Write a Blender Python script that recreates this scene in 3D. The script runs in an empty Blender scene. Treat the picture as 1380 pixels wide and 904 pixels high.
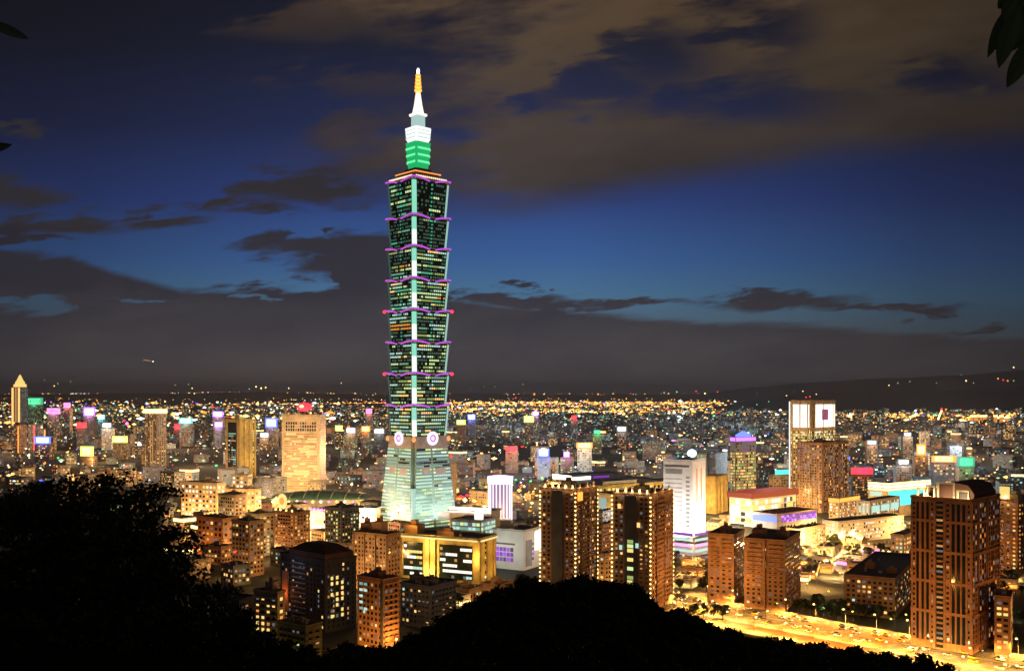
import bpy, math, random
from mathutils import Vector, noise
random.seed(7)
sc = bpy.context.scene
COL = sc.collection
PI = math.pi
R = math.radians

# ------------------------------------------------------------------ camera
H, F, HY = 145.2, 1342.0, 534.0          # eye height (m), focal length and horizon row in a 1380 px wide picture
cam = bpy.data.cameras.new('camera')
cam.sensor_width = 36.0
cam.lens = 36.0 * F / 1380.0
cam.shift_y = (HY - 452.0) / 1380.0
cam.clip_start, cam.clip_end = 0.5, 120000
camo = bpy.data.objects.new('camera', cam)
camo.location = (0, 0, H); camo.rotation_euler = (R(90), 0, 0)
COL.objects.link(camo); sc.camera = camo

# ------------------------------------------------------------------ render settings, exposure
sc.render.engine = 'CYCLES'
sc.view_settings.view_transform = 'Standard'
sc.view_settings.look = 'None'
sc.view_settings.exposure = 0.0
sc.view_settings.gamma = 1.0
cy = sc.cycles
cy.use_denoising = True
cy.max_bounces = 4; cy.diffuse_bounces = 2; cy.glossy_bounces = 2; cy.transmission_bounces = 2; cy.volume_bounces = 0
cy.sample_clamp_indirect = 1.0
cy.caustics_reflective = False; cy.caustics_refractive = False
cy.use_light_tree = True

def lin(r, g=None, b=None):
    if g is None: r, g, b = r
    f = lambda c: (c/255/12.92) if c/255 <= .04045 else ((c/255+.055)/1.055)**2.4
    return (f(r), f(g), f(b))

# ------------------------------------------------------------------ dusk sky (world)
world = bpy.data.worlds.new('World'); sc.world = world
world.use_nodes = True
NT = world.node_tree; NT.nodes.clear()
class S:
    """a float socket with arithmetic, so that the cloud field reads as a formula"""
    def __init__(s, k): s.k = k
    def op(a, o, *bs, clamp=False):
        n = NT.nodes.new('ShaderNodeMath'); n.operation = o; n.use_clamp = clamp
        for i, x in enumerate((a,) + bs):
            if isinstance(x, S): NT.links.new(x.k, n.inputs[i])
            else: n.inputs[i].default_value = x
        return S(n.outputs[0])
    def __add__(a, b): return a.op('ADD', b)
    def __sub__(a, b): return a.op('SUBTRACT', b)
    def __mul__(a, b): return a.op('MULTIPLY', b)
    def __truediv__(a, b): return a.op('DIVIDE', b)
def smooth(x, lo, hi):
    n = NT.nodes.new('ShaderNodeMapRange'); n.interpolation_type = 'SMOOTHSTEP'
    NT.links.new(x.k, n.inputs['Value'])
    n.inputs['From Min'].default_value = lo; n.inputs['From Max'].default_value = hi
    return S(n.outputs['Result'])
def ramp(x, stops, lo, hi):
    t = (x - lo) / (hi - lo)
    n = NT.nodes.new('ShaderNodeValToRGB'); e = n.color_ramp.elements
    while len(e) < len(stops): e.new(0.5)
    for el, (p, c) in zip(e, stops):
        el.position = (p - lo) / (hi - lo); el.color = (*c, 1)
    NT.links.new(t.k, n.inputs[0])
    return n.outputs[0]
def rampf(x, stops, lo, hi, vlo, vhi):
    o = ramp(x, [(p, ((v-vlo)/(vhi-vlo),)*3) for p, v in stops], lo, hi)
    n = NT.nodes.new('ShaderNodeSeparateColor'); NT.links.new(o, n.inputs[0])
    return S(n.outputs[0]) * (vhi - vlo) + vlo
def mixc(f, a, b):
    n = NT.nodes.new('ShaderNodeMix'); n.data_type = 'RGBA'
    if isinstance(f, S): NT.links.new(f.k, n.inputs[0])
    else: n.inputs[0].default_value = f
    for x, i in ((a, 6), (b, 7)):
        if isinstance(x, tuple): n.inputs[i].default_value = (*x, 1)
        else: NT.links.new(x, n.inputs[i])
    return n.outputs[2]
tc = NT.nodes.new('ShaderNodeTexCoord'); sp = NT.nodes.new('ShaderNodeSeparateXYZ')
NT.links.new(tc.outputs['Generated'], sp.inputs[0])
dx, dy, dz = (S(sp.outputs[i]) for i in range(3))
ady = dy.op('ABSOLUTE').op('MAXIMUM', 0.12)
U = dx / ady * F + 690.0                 # compass bearing and height above the skyline, as lengths on a wall F away
V = (dz / ady * -F) + HY
def nz(su, sv, seed, detail=5, rough=.55):
    c = NT.nodes.new('ShaderNodeCombineXYZ')
    NT.links.new((U * su).k, c.inputs[0]); NT.links.new((V * sv + U * (sv * .12)).k, c.inputs[1]); c.inputs[2].default_value = seed
    n = NT.nodes.new('ShaderNodeTexNoise'); n.inputs['Scale'].default_value = 1
    n.inputs['Detail'].default_value = detail; n.inputs['Roughness'].default_value = rough
    NT.links.new(c.outputs[0], n.inputs['Vector'])
    return S(n.outputs[0]) - 0.5
n_fine = nz(1/80, 1/15, 3.1, 6, .6)
n_mid = nz(1/190, 1/60, 8.4, 6, .6)
n_soft = nz(1/260, 1/120, 1.7, 3)
U2 = U + n_mid * 380 + n_fine * 120; V2 = V + n_fine * 34 + n_mid * 90
def blob(u, v, a, b, uu=None, vv=None):
    x = ((uu or U2) - u) / a; y = ((vv or V2) - v) / b
    return (x*x + y*y).op('SQRT') * -1 + 1
def union(l):
    r = l[0]
    for x in l[1:]: r = r.op('MAXIMUM', x)
    return r
# clear sky behind the clouds
clear = ramp(V, [(-60, lin(16, 17, 30)), (60, lin(19, 26, 46)), (170, lin(25, 38, 76)), (270, lin(36, 60, 120)),
                 (350, lin(50, 92, 148)), (400, lin(68, 112, 146)), (450, lin(84, 104, 116)), (540, lin(60, 62, 70))], -60, 560)
side = rampf(U, [(-200, .42), (120, .62), (430, 1.04), (760, 1.12), (1050, .74), (1250, .44), (1400, .34)], -200, 1400, 0, 1.5)
vm = NT.nodes.new('ShaderNodeVectorMath'); vm.operation = 'SCALE'
NT.links.new(clear, vm.inputs[0]); NT.links.new(side.k, vm.inputs['Scale'])
# high lit cloud, upper right: everything above a slanting lower edge, with holes
edge = rampf(U, [(-300, 200), (300, 230), (480, 262), (590, 286), (700, 284), (900, 246), (1100, 206), (1400, 188)], -300, 1400, -320, 300)
hi = (edge + 14 - V - n_fine * 40 - n_mid * 70 + n_soft * 50) / 50
wisps = union([blob(430, 256, 80, 22), blob(310, 274, 82, 11), blob(170, 290, 92, 15), blob(40, 296, 120, 20), blob(0, 255, 60, 26), blob(20, 170, 45, 12)])
wisp_l = union([blob(460, 110, 130, 26), blob(420, 40, 150, 22), blob(500, 180, 70, 34)])
holes = union([blob(905, 78, 60, 36), blob(1040, 42, 62, 46), blob(1010, 142, 115, 26), blob(835, 118, 55, 30),
               blob(728, 146, 62, 12), blob(980, 4, 40, 14), blob(1290, 105, 70, 24), blob(590, 180, 50, 12), blob(470, 60, 60, 20)])
a_hi = smooth(hi + n_mid * 1.0 + n_fine * .5, -.3, .9)
a_hi = a_hi * smooth(U + (V - 140) * .35 + n_mid * 900 + n_fine * 260 + n_soft * 300, 330, 760)
a_hi = a_hi * (smooth(holes + n_mid * 4.2 + n_fine * 1.2 + n_soft * 1.5, -.7, 1.0) * -.92 + 1)
a_w = smooth(wisps + n_fine * 2.2 + n_mid * 1.2, -.25, .6)
a_wl = smooth(wisp_l + n_mid * 1.5 + n_fine * 1.2, -.1, .9) * .5
c_hi = ramp(V + n_soft * 160 + n_fine * 40 + U * .02, [(-60, lin(84, 64, 44)), (50, lin(74, 60, 46)), (130, lin(64, 54, 46)), (210, lin(60, 52, 49)), (300, lin(46, 43, 46))], -60, 320)
rdark = rampf(U + n_mid * 600, [(300, .7), (500, .8), (690, 1.42), (900, .98), (1120, .82), (1260, .6), (1400, .46)], 300, 1400, 0, 1.5)
vh = NT.nodes.new('ShaderNodeVectorMath'); vh.operation = 'SCALE'
NT.links.new(c_hi, vh.inputs[0]); NT.links.new(rdark.k, vh.inputs['Scale'])
# low bank of grey cloud over the skyline
top = rampf(U + n_fine * 110 + n_mid * 120 + n_soft * 40, [(-300, 330), (0, 334), (110, 344), (150, 362), (240, 388), (360, 386), (418, 392), (436, 372), (452, 318), (500, 312), (556, 318), (610, 402), (760, 414), (900, 428), (1100, 436), (1230, 446), (1400, 458)], -300, 1400, 280, 500)
low = (V + n_fine * 10 + n_mid * 16 - top) / 20
bank = union([low, blob(470, 345, 110, 36), blob(420, 326, 74, 15), blob(434, 308, 20, 6), blob(400, 395, 130, 16), blob(440, 380, 60, 24), blob(0, 325, 50, 30), blob(66, 322, 40, 8),
              blob(1050, 405, 130, 15), blob(830, 405, 100, 9), blob(1190, 415, 120, 8), blob(722, 387, 22, 5), blob(1300, 440, 62, 8), blob(700, 406, 90, 14)])
gap = union([blob(30, 406, 78, 15), blob(222, 413, 34, 5), blob(338, 401, 26, 6), blob(360, 402, 20, 4)])
a_low = smooth(bank + n_fine * 1.1, -.15, .5) * (smooth(gap + n_fine * .6, -.05, .6) * -.75 + 1)
c_low = ramp(V + n_soft * 90 + n_mid * 110 + n_fine * 30, [(300, lin(37, 37, 48)), (390, lin(44, 45, 57)), (450, lin(64, 63, 70)), (500, lin(82, 79, 82)), (545, lin(94, 90, 92))], 290, 560)
sdark = rampf(U, [(-200, .72), (80, .86), (350, 1.08), (500, 1.04), (800, 1.02), (1100, .74), (1250, .52), (1400, .38)], -200, 1400, 0, 1.5)
vl = NT.nodes.new('ShaderNodeVectorMath'); vl.operation = 'SCALE'
NT.links.new(c_low, vl.inputs[0]); NT.links.new(sdark.k, vl.inputs['Scale'])
c = mixc(a_wl, vm.outputs[0], vh.outputs[0])
c = mixc(a_hi, c, vh.outputs[0])
c = mixc(a_w, c, lin(41, 40, 47))
c = mixc(a_low, c, vl.outputs[0])
# the last twilight of a physical sky, sun well under the horizon
sky = NT.nodes.new('ShaderNodeTexSky'); sky.sky_type = 'NISHITA'; sky.sun_disc = False
sky.sun_elevation = R(-5); sky.sun_rotation = R(-60)
va = NT.nodes.new('ShaderNodeVectorMath'); va.operation = 'MULTIPLY_ADD'
NT.links.new(sky.outputs[0], va.inputs[0]); va.inputs[1].default_value = (.0012,)*3; NT.links.new(c, va.inputs[2])
bg = NT.nodes.new('ShaderNodeBackground'); bg.inputs['Strength'].default_value = 1.0
NT.links.new(va.outputs[0], bg.inputs['Color'])
wo = NT.nodes.new('ShaderNodeOutputWorld'); NT.links.new(bg.outputs[0], wo.inputs['Surface'])
world.cycles.sampling_method = 'MANUAL'; world.cycles.sample_map_resolution = 256

# weak after-sunset light from the west
sl = bpy.data.lights.new('dusk_sun', 'SUN'); sl.energy = 0.012; sl.angle = R(20); sl.color = (1, .9, .8)
so = bpy.data.objects.new('dusk_sun', sl); so.rotation_euler = (R(78), 0, R(60)); so.location = (0, 0, 900); COL.objects.link(so)

# ------------------------------------------------------------------ helpers
def W(px, py, Y): return Vector(((px - 690) * Y / F, Y, H - (py - HY) * Y / F))
def GY(py): return F * H / (py - HY)
def G(px, py): return W(px, py, GY(py))
UP = Vector((0, 0, 1))

class MB:
    def __init__(s): s.v = []; s.f = []; s.m = []
    def face(s, pts, m=0):
        b = len(s.v); s.v += [tuple(p) for p in pts]; s.f.append(tuple(range(b, b + len(pts)))); s.m.append(m)
    def box(s, o, a, b, c, m=0, bottom=True):
        o = Vector(o); P = [o, o+a, o+a+b, o+b, o+c, o+a+c, o+a+b+c, o+b+c]
        n = len(s.v); s.v += [tuple(p) for p in P]
        fs = [(4, 5, 6, 7), (0, 1, 5, 4), (1, 2, 6, 5), (2, 3, 7, 6), (3, 0, 4, 7)] + ([(3, 2, 1, 0)] if bottom else [])
        if a.cross(b).dot(c) < 0: fs = [q[::-1] for q in fs]
        s.f += [tuple(n + i for i in q) for q in fs]; s.m += [m] * len(fs)
    def cbox(s, c, w, d, h, m=0):                     # centred on its base
        s.box(Vector(c) - Vector((w/2, d/2, 0)), Vector((w, 0, 0)), Vector((0, d, 0)), Vector((0, 0, h)), m)
    def loft(s, rings, m=0, cap0=False, cap1=True, ms=None):
        k = len(rings[0]); n = len(s.v)
        for r in rings: s.v += [tuple(p) for p in r]
        for i in range(len(rings) - 1):
            for j in range(k):
                a = n + i*k + j; b = n + i*k + (j+1) % k
                s.f.append((a, b, b + k, a + k)); s.m.append(ms[i] if ms else m)
        if cap0: s.f.append(tuple(range(n + k - 1, n - 1, -1))); s.m.append(m)
        if cap1: s.f.append(tuple(range(n + (len(rings)-1)*k, n + len(rings)*k))); s.m.append(ms[-1] if ms else m)
    def tube(s, pts, rad, k=6, m=0):
        rings = []
        for i, p in enumerate(pts):
            p = Vector(p); q = Vector(pts[min(i+1, len(pts)-1)]) - Vector(pts[max(i-1, 0)])
            q.normalize(); a = q.orthogonal().normalized(); b = q.cross(a)
            r = rad[i] if isinstance(rad, (list, tuple)) else rad
            rings.append([p + (a*math.cos(t*2*PI/k) + b*math.sin(t*2*PI/k))*r for t in range(k)])
        s.loft(rings, m, True, True)
    def octa(s, c, r, m=0, sz=1.0, sx=1.0):
        c = Vector(c); n = len(s.v)
        s.v += [tuple(c + Vector(d)*r) for d in ((sx,0,0),(0,1,0),(-sx,0,0),(0,-1,0),(0,0,sz),(0,0,-sz))]
        s.f += [(n+a, n+b, n+t) for a, b, t in ((0,1,4),(1,2,4),(2,3,4),(3,0,4),(1,0,5),(2,1,5),(3,2,5),(0,3,5))]; s.m += [m]*8
    def ball(s, c, r, m=0, nu=10, nv=6, sz=1.0):
        c = Vector(c)
        rings = []
        for j in range(nv + 1):
            t = -PI/2 + PI*j/nv; rr = max(r*math.cos(t), r*.02)
            rings.append([c + Vector((rr*math.cos(2*PI*i/nu), rr*math.sin(2*PI*i/nu), r*sz*math.sin(t))) for i in range(nu)])
        s.loft(rings, m, True, True)
    def ob(s, name, mats, parent=None, loc=(0, 0, 0), smooth=False):
        if not isinstance(mats, (list, tuple)): mats = [mats]
        me = bpy.data.meshes.new(name)
        L = Vector(loc) if parent is None else parent.location * (1 if parent.parent is None else 0)
        if parent is not None and parent.parent is not None: L = s.base(parent)
        me.from_pydata([(x - L.x, y - L.y, z - L.z) for x, y, z in s.v], [], s.f)
        used = sorted(set(s.m)); remap = {u: i for i, u in enumerate(used)}
        for u in used: me.materials.append(mats[u])
        me.polygons.foreach_set('material_index', [remap[x] for x in s.m])
        if smooth: me.polygons.foreach_set('use_smooth', [True]*len(s.f))
        me.update()
        o = bpy.data.objects.new(name, me); COL.objects.link(o)
        if parent is not None: o.parent = parent
        else: o.location = loc
        return o
    @staticmethod
    def base(p):
        L = Vector((0, 0, 0))
        while p is not None: L += p.location; p = p.parent
        return L

LABELS = set()
def tag(o, label=None, cat=None, group=None, kind=None):
    if label: o['label'] = label; LABELS.add(label)
    if cat: o['category'] = cat
    if group: o['group'] = group
    if kind: o['kind'] = kind
    return o
def empty(name, loc, label, cat, group=None):
    o = bpy.data.objects.new(name, None); o.location = loc; o.empty_display_size = 1; COL.objects.link(o)
    return tag(o, label, cat, group)
def clone(o, parent=None):
    c = o.copy(); COL.objects.link(c)
    if parent is not None: c.parent = parent
    for ch in o.children: clone(ch, c)
    return c

# ------------------------------------------------------------------ materials
def pm(name, rgb, rough=.8, vary=.25, scale=.15, metal=0.0, spec=.3):
    m = bpy.data.materials.new(name); m.use_nodes = True; t = m.node_tree
    b = t.nodes['Principled BSDF']; b.inputs['Roughness'].default_value = rough; b.inputs['Metallic'].default_value = metal
    b.inputs['Specular IOR Level'].default_value = spec
    tcn = t.nodes.new('ShaderNodeTexCoord'); n = t.nodes.new('ShaderNodeTexNoise')
    n.inputs['Scale'].default_value = scale; n.inputs['Detail'].default_value = 4
    t.links.new(tcn.outputs['Object'], n.inputs['Vector'])
    r = t.nodes.new('ShaderNodeValToRGB'); e = r.color_ramp.elements
    e[0].position, e[1].position = .3, .7
    e[0].color = (*[c*(1-vary) for c in rgb], 1); e[1].color = (*[min(1, c*(1+vary)) for c in rgb], 1)
    t.links.new(n.outputs[0], r.inputs[0]); t.links.new(r.outputs[0], b.inputs['Base Color'])
    return m
def em(name, rgb, k=1.0, light=False):
    m = bpy.data.materials.new(name); m.use_nodes = True; t = m.node_tree
    b = t.nodes['Principled BSDF']; b.inputs['Base Color'].default_value = (.03, .03, .03, 1); b.inputs['Roughness'].default_value = .6
    b.inputs['Emission Color'].default_value = (*rgb, 1); b.inputs['Emission Strength'].default_value = k
    m.cycles.emission_sampling = 'FRONT' if light else 'NONE'
    return m
WALL = dict(brick=pm('brick', (.36, .21, .12)), rust=pm('rust_tile', (.40, .20, .095)), tan=pm('tan_tile', (.40, .30, .20)), grey=pm('grey_concrete', (.26, .26, .27)),
            slate=pm('slate_concrete', (.11, .115, .13)), dark=pm('dark_cladding', (.05, .05, .055)), white=pm('white_panel', (.72, .70, .68), vary=.06), cream=pm('cream_tile', (.55, .46, .32)),
            gold=pm('ochre_stone', (.50, .36, .14)), pale=pm('pale_concrete', (.40, .40, .40)))
M = dict(WALL)
M.update(roof=pm('roof_felt', (.07, .07, .075)), redroof=pm('red_roof', (.45, .06, .03)), tile=pm('roof_tile', (.10, .05, .04)), greenroof=pm('green_roof', (.07, .16, .10)),
         glass=pm('dark_glass', (.012, .02, .02), .12, .2, spec=.5), tglass=pm('tower_glass', (.012, .030, .024), .18, .3, .05, spec=.5), bglass=pm('base_glass', (.19, .26, .22), .25, .3, .05, spec=.5),
         steel=pm('grey_steel', (.25, .25, .26), .4), black=pm('black_metal', (.02, .02, .02), .5), asphalt=pm('asphalt', (.07, .065, .06), .9, .3, .3),
         pave=pm('pavement', (.16, .15, .14), .9, .25, .4), ground=pm('dark_ground', (.028, .03, .028), .95, .4, .02), paint=pm('road_paint', (.75, .75, .72), .7, .1),
         leaf=pm('night_leaf', (.04, .06, .02), .7, .45, .5), fleaf=pm('hill_leaf', (.03, .045, .015), .75, .4, .6), bark=pm('bark', (.06, .045, .03), .9), soil=pm('hill_soil', (.012, .014, .008), .98, spec=.0),
         louvre=pm('tan_louvre', (.34, .26, .22), .6), clay=pm('red_clay', (.20, .07, .035), .95, .35, .08), hill=pm('hill_forest', (.05, .06, .05), .95, .4, .002), nearhill=pm('near_hill_darkened', (.016, .02, .014), .98, .4, .003, spec=0))
E = dict(warm=em('window_warm', (1.0, .55, .17), 1.5), amber=em('window_amber', (1.0, .36, .06), .9), yellow=em('window_yellow', (1.0, .72, .20), 1.1), cool=em('window_cool', (.62, 1.0, .88), .8), white=em('window_white', (1, .93, .78), 1.4),
         dwarm=em('window_dim_warm', (.32, .15, .05), 1.7), dcool=em('window_dim_cool', (.13, .24, .23), 1.6), dgrey=em('window_dim_grey', (.07, .08, .095), 1.5), lime=em('window_lime', (.72, .95, .42), 1.0), green=em('window_green', (.12, .72, .40), .7),
         teal=em('window_teal', (.58, .95, .78), .9), dgreen=em('window_unlit_glow', (.034, .085, .06), 1.15), dteal=em('window_dim_teal', (.13, .30, .22), 1.4), dlime=em('window_dim_lime', (.24, .32, .10), 1.4), violet=em('window_violet', (.42, .08, .85), 1.0), plum=em('window_plum', (.20, .04, .42), 1.0),
         L_white=em('lamp_white', (1, .90, .76), 4), L_cool=em('lamp_cool', (.75, .92, 1), 4), L_sod=em('lamp_sodium', (1, .45, .08), 4), L_gold=em('lamp_gold', (1, .68, .22), 4), L_red=em('lamp_red', (1, .03, .05), 2.5), L_blue=em('lamp_blue', (.10, .16, 1), 2.5),
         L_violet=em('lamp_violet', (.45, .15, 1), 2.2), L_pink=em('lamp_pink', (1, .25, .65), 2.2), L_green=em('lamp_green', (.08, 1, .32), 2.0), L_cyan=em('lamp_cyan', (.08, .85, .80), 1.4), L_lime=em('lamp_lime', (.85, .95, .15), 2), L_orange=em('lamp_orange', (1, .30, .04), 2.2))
M.update(E)
def KE(*names): return [M[n] for n in names]

# ------------------------------------------------------------------ real lamps and added fill lights for walls and streets
SOD, GOLD, WHT = (1, .43, .10), (1, .60, .20), (1, .93, .84)
def lamp(p, color, P, r=.4, parent=None, spot=None):
    l = bpy.data.lights.new('lamp_or_fill', 'SPOT' if spot else 'POINT'); l.energy = P; l.color = color; l.shadow_soft_size = r
    o = bpy.data.objects.new('lamp_or_fill', l); COL.objects.link(o)
    if spot:
        l.spot_size = R(spot[1]); l.spot_blend = .6
        d = Vector(spot[0]) - Vector(p); o.rotation_euler = d.to_track_quat('-Z', 'Y').to_euler()
    if parent: o.parent = parent; o.location = Vector(p) - MB.base(parent)
    else: o.location = p
    return o

# ------------------------------------------------------------------ buildings
def WMAT(k): return WALL.get(k) or M[k]
SKYLINE = []       # (left, right, top row, depth, footprint centre, radius) of everything placed by name
class Bld:
    """a block standing on its near corner: front face runs to the left of it, side face to the right"""
    def __init__(s, name, label, cat, xl, xc, xr, ytop, Y, th=30, wall='grey', group=None, z0=0.0, dmin=12, top=None, mesh=True, solid=True):
        c, n = math.cos(R(th)), math.sin(R(th))
        C = W(xc, HY, Y); C.z = z0
        den = F*c + (xl-690)*n
        w = (F*C.x - (xl-690)*Y) / den if xl < xc - .01 else dmin
        den = F*n - (xr-690)*c
        d = ((xr-690)*Y - F*C.x) / den if (xr > xc + .01 and den > 60) else dmin
        s.w, s.d, s.C = w, d, C
        s.e = Vector((-c, n, 0)); s.g = Vector((n, c, 0))          # along the front (leftwards), along the side (backwards)
        s.nf = Vector((-n, -c, 0)); s.ns = Vector((c, -n, 0))
        s.z0 = z0; s.z1 = top if top is not None else W(0, ytop, Y).z
        s.h = s.z1 - z0; s.Y = Y; s.wall = wall
        s.root = empty(name, C, label, cat, group)
        SKYLINE.append((xl, xr, ytop, Y, C + s.e*w/2 + s.g*d/2, .55*math.hypot(w, d)))
        if mesh:
            b = MB(); b.box(C, s.e*w, s.g*d, UP*s.h, 0); b.ob('wall', WMAT(wall), s.root)
    def P(s, u, v, z): return s.C + s.e*u + s.g*v + UP*(z - s.z0)
    def part(s, name, mats, fn, parent=None, stuff=False):
        b = MB(); fn(b); o = b.ob(name, mats, parent or s.root)
        if stuff: o['kind'] = 'stuff'
        return o
    def roof(s, par=1.0, over=.25, mat=None, box=None, bm=None):
        mat = M[mat or 'roof']
        def f(b):
            t = .35; z = s.z1 + .004; o = over
            b.box(s.P(-o, -o, z), s.e*(s.w+2*o), s.g*(s.d+2*o), UP*.3, 0)
        r = s.part('roof', mat, f)
        def f2(b):
            t = .35; o = over; z = s.z1 + .31
            b.box(s.P(-o, -o, z), s.e*(s.w+2*o), s.g*t, UP*par); b.box(s.P(-o, s.d+o-t, z), s.e*(s.w+2*o), s.g*t, UP*par)
            b.box(s.P(-o, t-o, z), s.e*t, s.g*(s.d+2*o-2*t), UP*par); b.box(s.P(s.w+o-t, t-o, z), s.e*t, s.g*(s.d+2*o-2*t), UP*par)
        s.part('parapet', WMAT(s.wall), f2)
        if s.Y < 1050 and s.w > 8 and s.d > 8:
            rg = random.Random(int(s.C.x*3 + s.Y))
            for q in range(rg.randint(3, 6)):
                u, v = rg.uniform(.06, .86), rg.uniform(.06, .82); zz = s.z1 + .31
                if rg.random() < .45: s.part('water_tank', M['steel'], lambda b: b.tube([s.P(u*s.w, v*s.d, zz), s.P(u*s.w, v*s.d, zz + .5), s.P(u*s.w, v*s.d, zz + 2.4), s.P(u*s.w, v*s.d, zz + 2.7)], [.5, .95, .95, .3], 8), r)
                else: s.part('roof_unit', M['pale'], lambda b: (b.box(s.P(u*s.w, v*s.d, zz), s.e*rg.uniform(1.2, 3), s.g*1.4, UP*rg.uniform(.9, 2)),), r)
        for k in (box or []):
            u, v, bw, bd, bh = k[:5]
            s.part('roof_house', WMAT(bm or s.wall), lambda b: (b.box(s.P(u*s.w, v*s.d, s.z1+.31), s.e*bw, s.g*bd, UP*bh), b.box(s.P(u*s.w+bw*.3, v*s.d+bd*.3, s.z1+.31+bh+.003), s.e*bw*.4, s.g*bd*.4, UP*bh*.5)), r)
        return r
    def grid(s, faces='fs', fh=3.3, bw=3.2, fw=.6, fhh=.5, p=.35, pal=(('warm', 1),), dark='glass', run=0, m0=2.0, m1=1.5, mu=.8, u0=0, u1=1, indiv=0, name='window', seed=0, pdark=1.0, zmax=None, zmin=None, off=.05, colp=0):
        rng = random.Random(seed + int(s.C.x*7))
        names = [a for a, _ in pal]; wts = [a for _, a in pal]
        out = []
        for fc in faces:
            o, e, n, L = (s.C, s.e, s.nf, s.w) if fc == 'f' else (s.C, s.g, s.ns, s.d) if fc == 's' else (s.C + s.e*s.w, s.g, s.e, s.d)
            a0 = mu + u0*L; a1 = u1*L - mu
            nb = max(1, int((a1-a0)/bw)); st = (a1-a0)/nb
            zlo = (zmin if zmin is not None else s.z0 + m0); zhi = (zmax if zmax is not None else s.z1 - m1)
            nf = max(1, int((zhi-zlo)/fh)); sf = (zhi-zlo)/nf
            cols = [rng.random() < colp for _ in range(nb)]
            for i in range(nf):
                lit = False; cur = names[0]; left = 0
                for j in range(nb):
                    if left <= 0:
                        lit = rng.random() < p; cur = rng.choices(names, wts)[0]; left = rng.randint(1, run) if run else 1
                    left -= 1
                    on = lit or (cols[j] and rng.random() < .7)
                    if not on and (dark is None or rng.random() > pdark): continue
                    q = o + e*(a0 + st*(j+.5-fw/2)) + UP*(zlo - s.z0 + sf*(i+.5-fhh/2)) + n*off
                    qq = [q, q+e*st*fw, q+e*st*fw+UP*sf*fhh, q+UP*sf*fhh]
                    if e.cross(UP).dot(n) < 0: qq = qq[::-1]
                    out.append((on, qq, cur if on else ('dwarm' if dark == 'glass' and rng.random() < .10 else 'dgrey' if dark == 'glass' and rng.random() < .14 else dark)))
        out.sort(key=lambda t: not t[0])
        for on, qq, mt in out[:indiv]:
            b = MB(); b.face(qq); b.ob(name, M[mt], s.root)
        rest = out[indiv:]
        if rest:
            b = MB(); ms = sorted({x[2] for x in rest})
            for on, qq, mt in rest: b.face(qq, ms.index(mt))
            o = b.ob(name + 's', [M[x] for x in ms], s.root); o['kind'] = 'stuff'
        return s
    def ledges(s, faces='fs', fh=3.3, dep=.7, th=.9, mat=None, u0=0, u1=1, m0=3, name='balcony', zmax=None):
        for fc in faces:
            o, e, n, L = (s.C, s.e, s.nf, s.w) if fc == 'f' else (s.C, s.g, s.ns, s.d)
            z = s.z0 + m0
            while z < (zmax or s.z1 - 2):
                b = MB(); b.box(o + e*(u0*L+.3) + UP*(z - s.z0) + n*.006, e*((u1-u0)*L-.6), n*dep, UP*th)
                b.ob(name, WMAT(mat or s.wall), s.root); z += fh
        return s
    def ribs(s, faces, us, wd=.8, dep=.5, mat=None, z0=None, z1=None, name='pilaster'):
        for fc in faces:
            o, e, n, L = (s.C, s.e, s.nf, s.w) if fc == 'f' else (s.C, s.g, s.ns, s.d)
            for u in us:
                b = MB(); a = z0 if z0 is not None else s.z0 + .5; t = z1 if z1 is not None else s.z1 - .2
                b.box(o + e*(u*L - wd/2) + UP*(a - s.z0) + n*.007, e*wd, n*dep, UP*(t-a)); b.ob(name, WMAT(mat or s.wall), s.root)
        return s
    def strip(s, fc, u0, u1, z0, z1, mat, name='light_strip', off=.1, dep=.25):
        o, e, n, L = (s.C, s.e, s.nf, s.w) if fc == 'f' else (s.C, s.g, s.ns, s.d)
        b = MB(); b.box(o + e*(u0*L) + UP*(z0 - s.z0) + n*off, e*((u1-u0)*L), n*dep, UP*(z1-z0)); b.ob(name, M[mat], s.root)
        return s
    def flood(s, faces, color, E0, dist=10, z=2, n=2):
        for fc in faces:
            o, e, nn, L = (s.C, s.e, s.nf, s.w) if fc == 'f' else (s.C, s.g, s.ns, s.d)
            for i in range(n):
                p = o + e*(L*(i+.5)/n) + nn*dist + UP*z
                lamp(p, color, E0*4*PI*dist*dist, .6, s.root)
        return s
    def mast(s, u, v, h, lampm=None):
        p = s.P(u*s.w, v*s.d, s.z1 + .3)
        b = MB(); b.tube([p, p + UP*h], [.25, .1], 5); o = b.ob('mast', M['steel'], s.root)
        if lampm:
            b = MB(); b.ball(p + UP*(h + .6), .9, 0, 8, 5); b.ob('warning_lamp', M[lampm], o)
        return s

# ------------------------------------------------------------------ setting: ground, roads
def sheet(name, pts, mat, z, kind='structure'):
    b = MB(); b.face([(x, y, z) for x, y in pts]); return tag(b.ob(name, mat), kind=kind)
g_ = MB()
g_.face([(-60000, 300, -.02), (60000, 300, -.02), (60000, 90000, -.02), (-60000, 90000, -.02)]); tag(g_.ob('ground', M['ground']), kind='structure')

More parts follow.
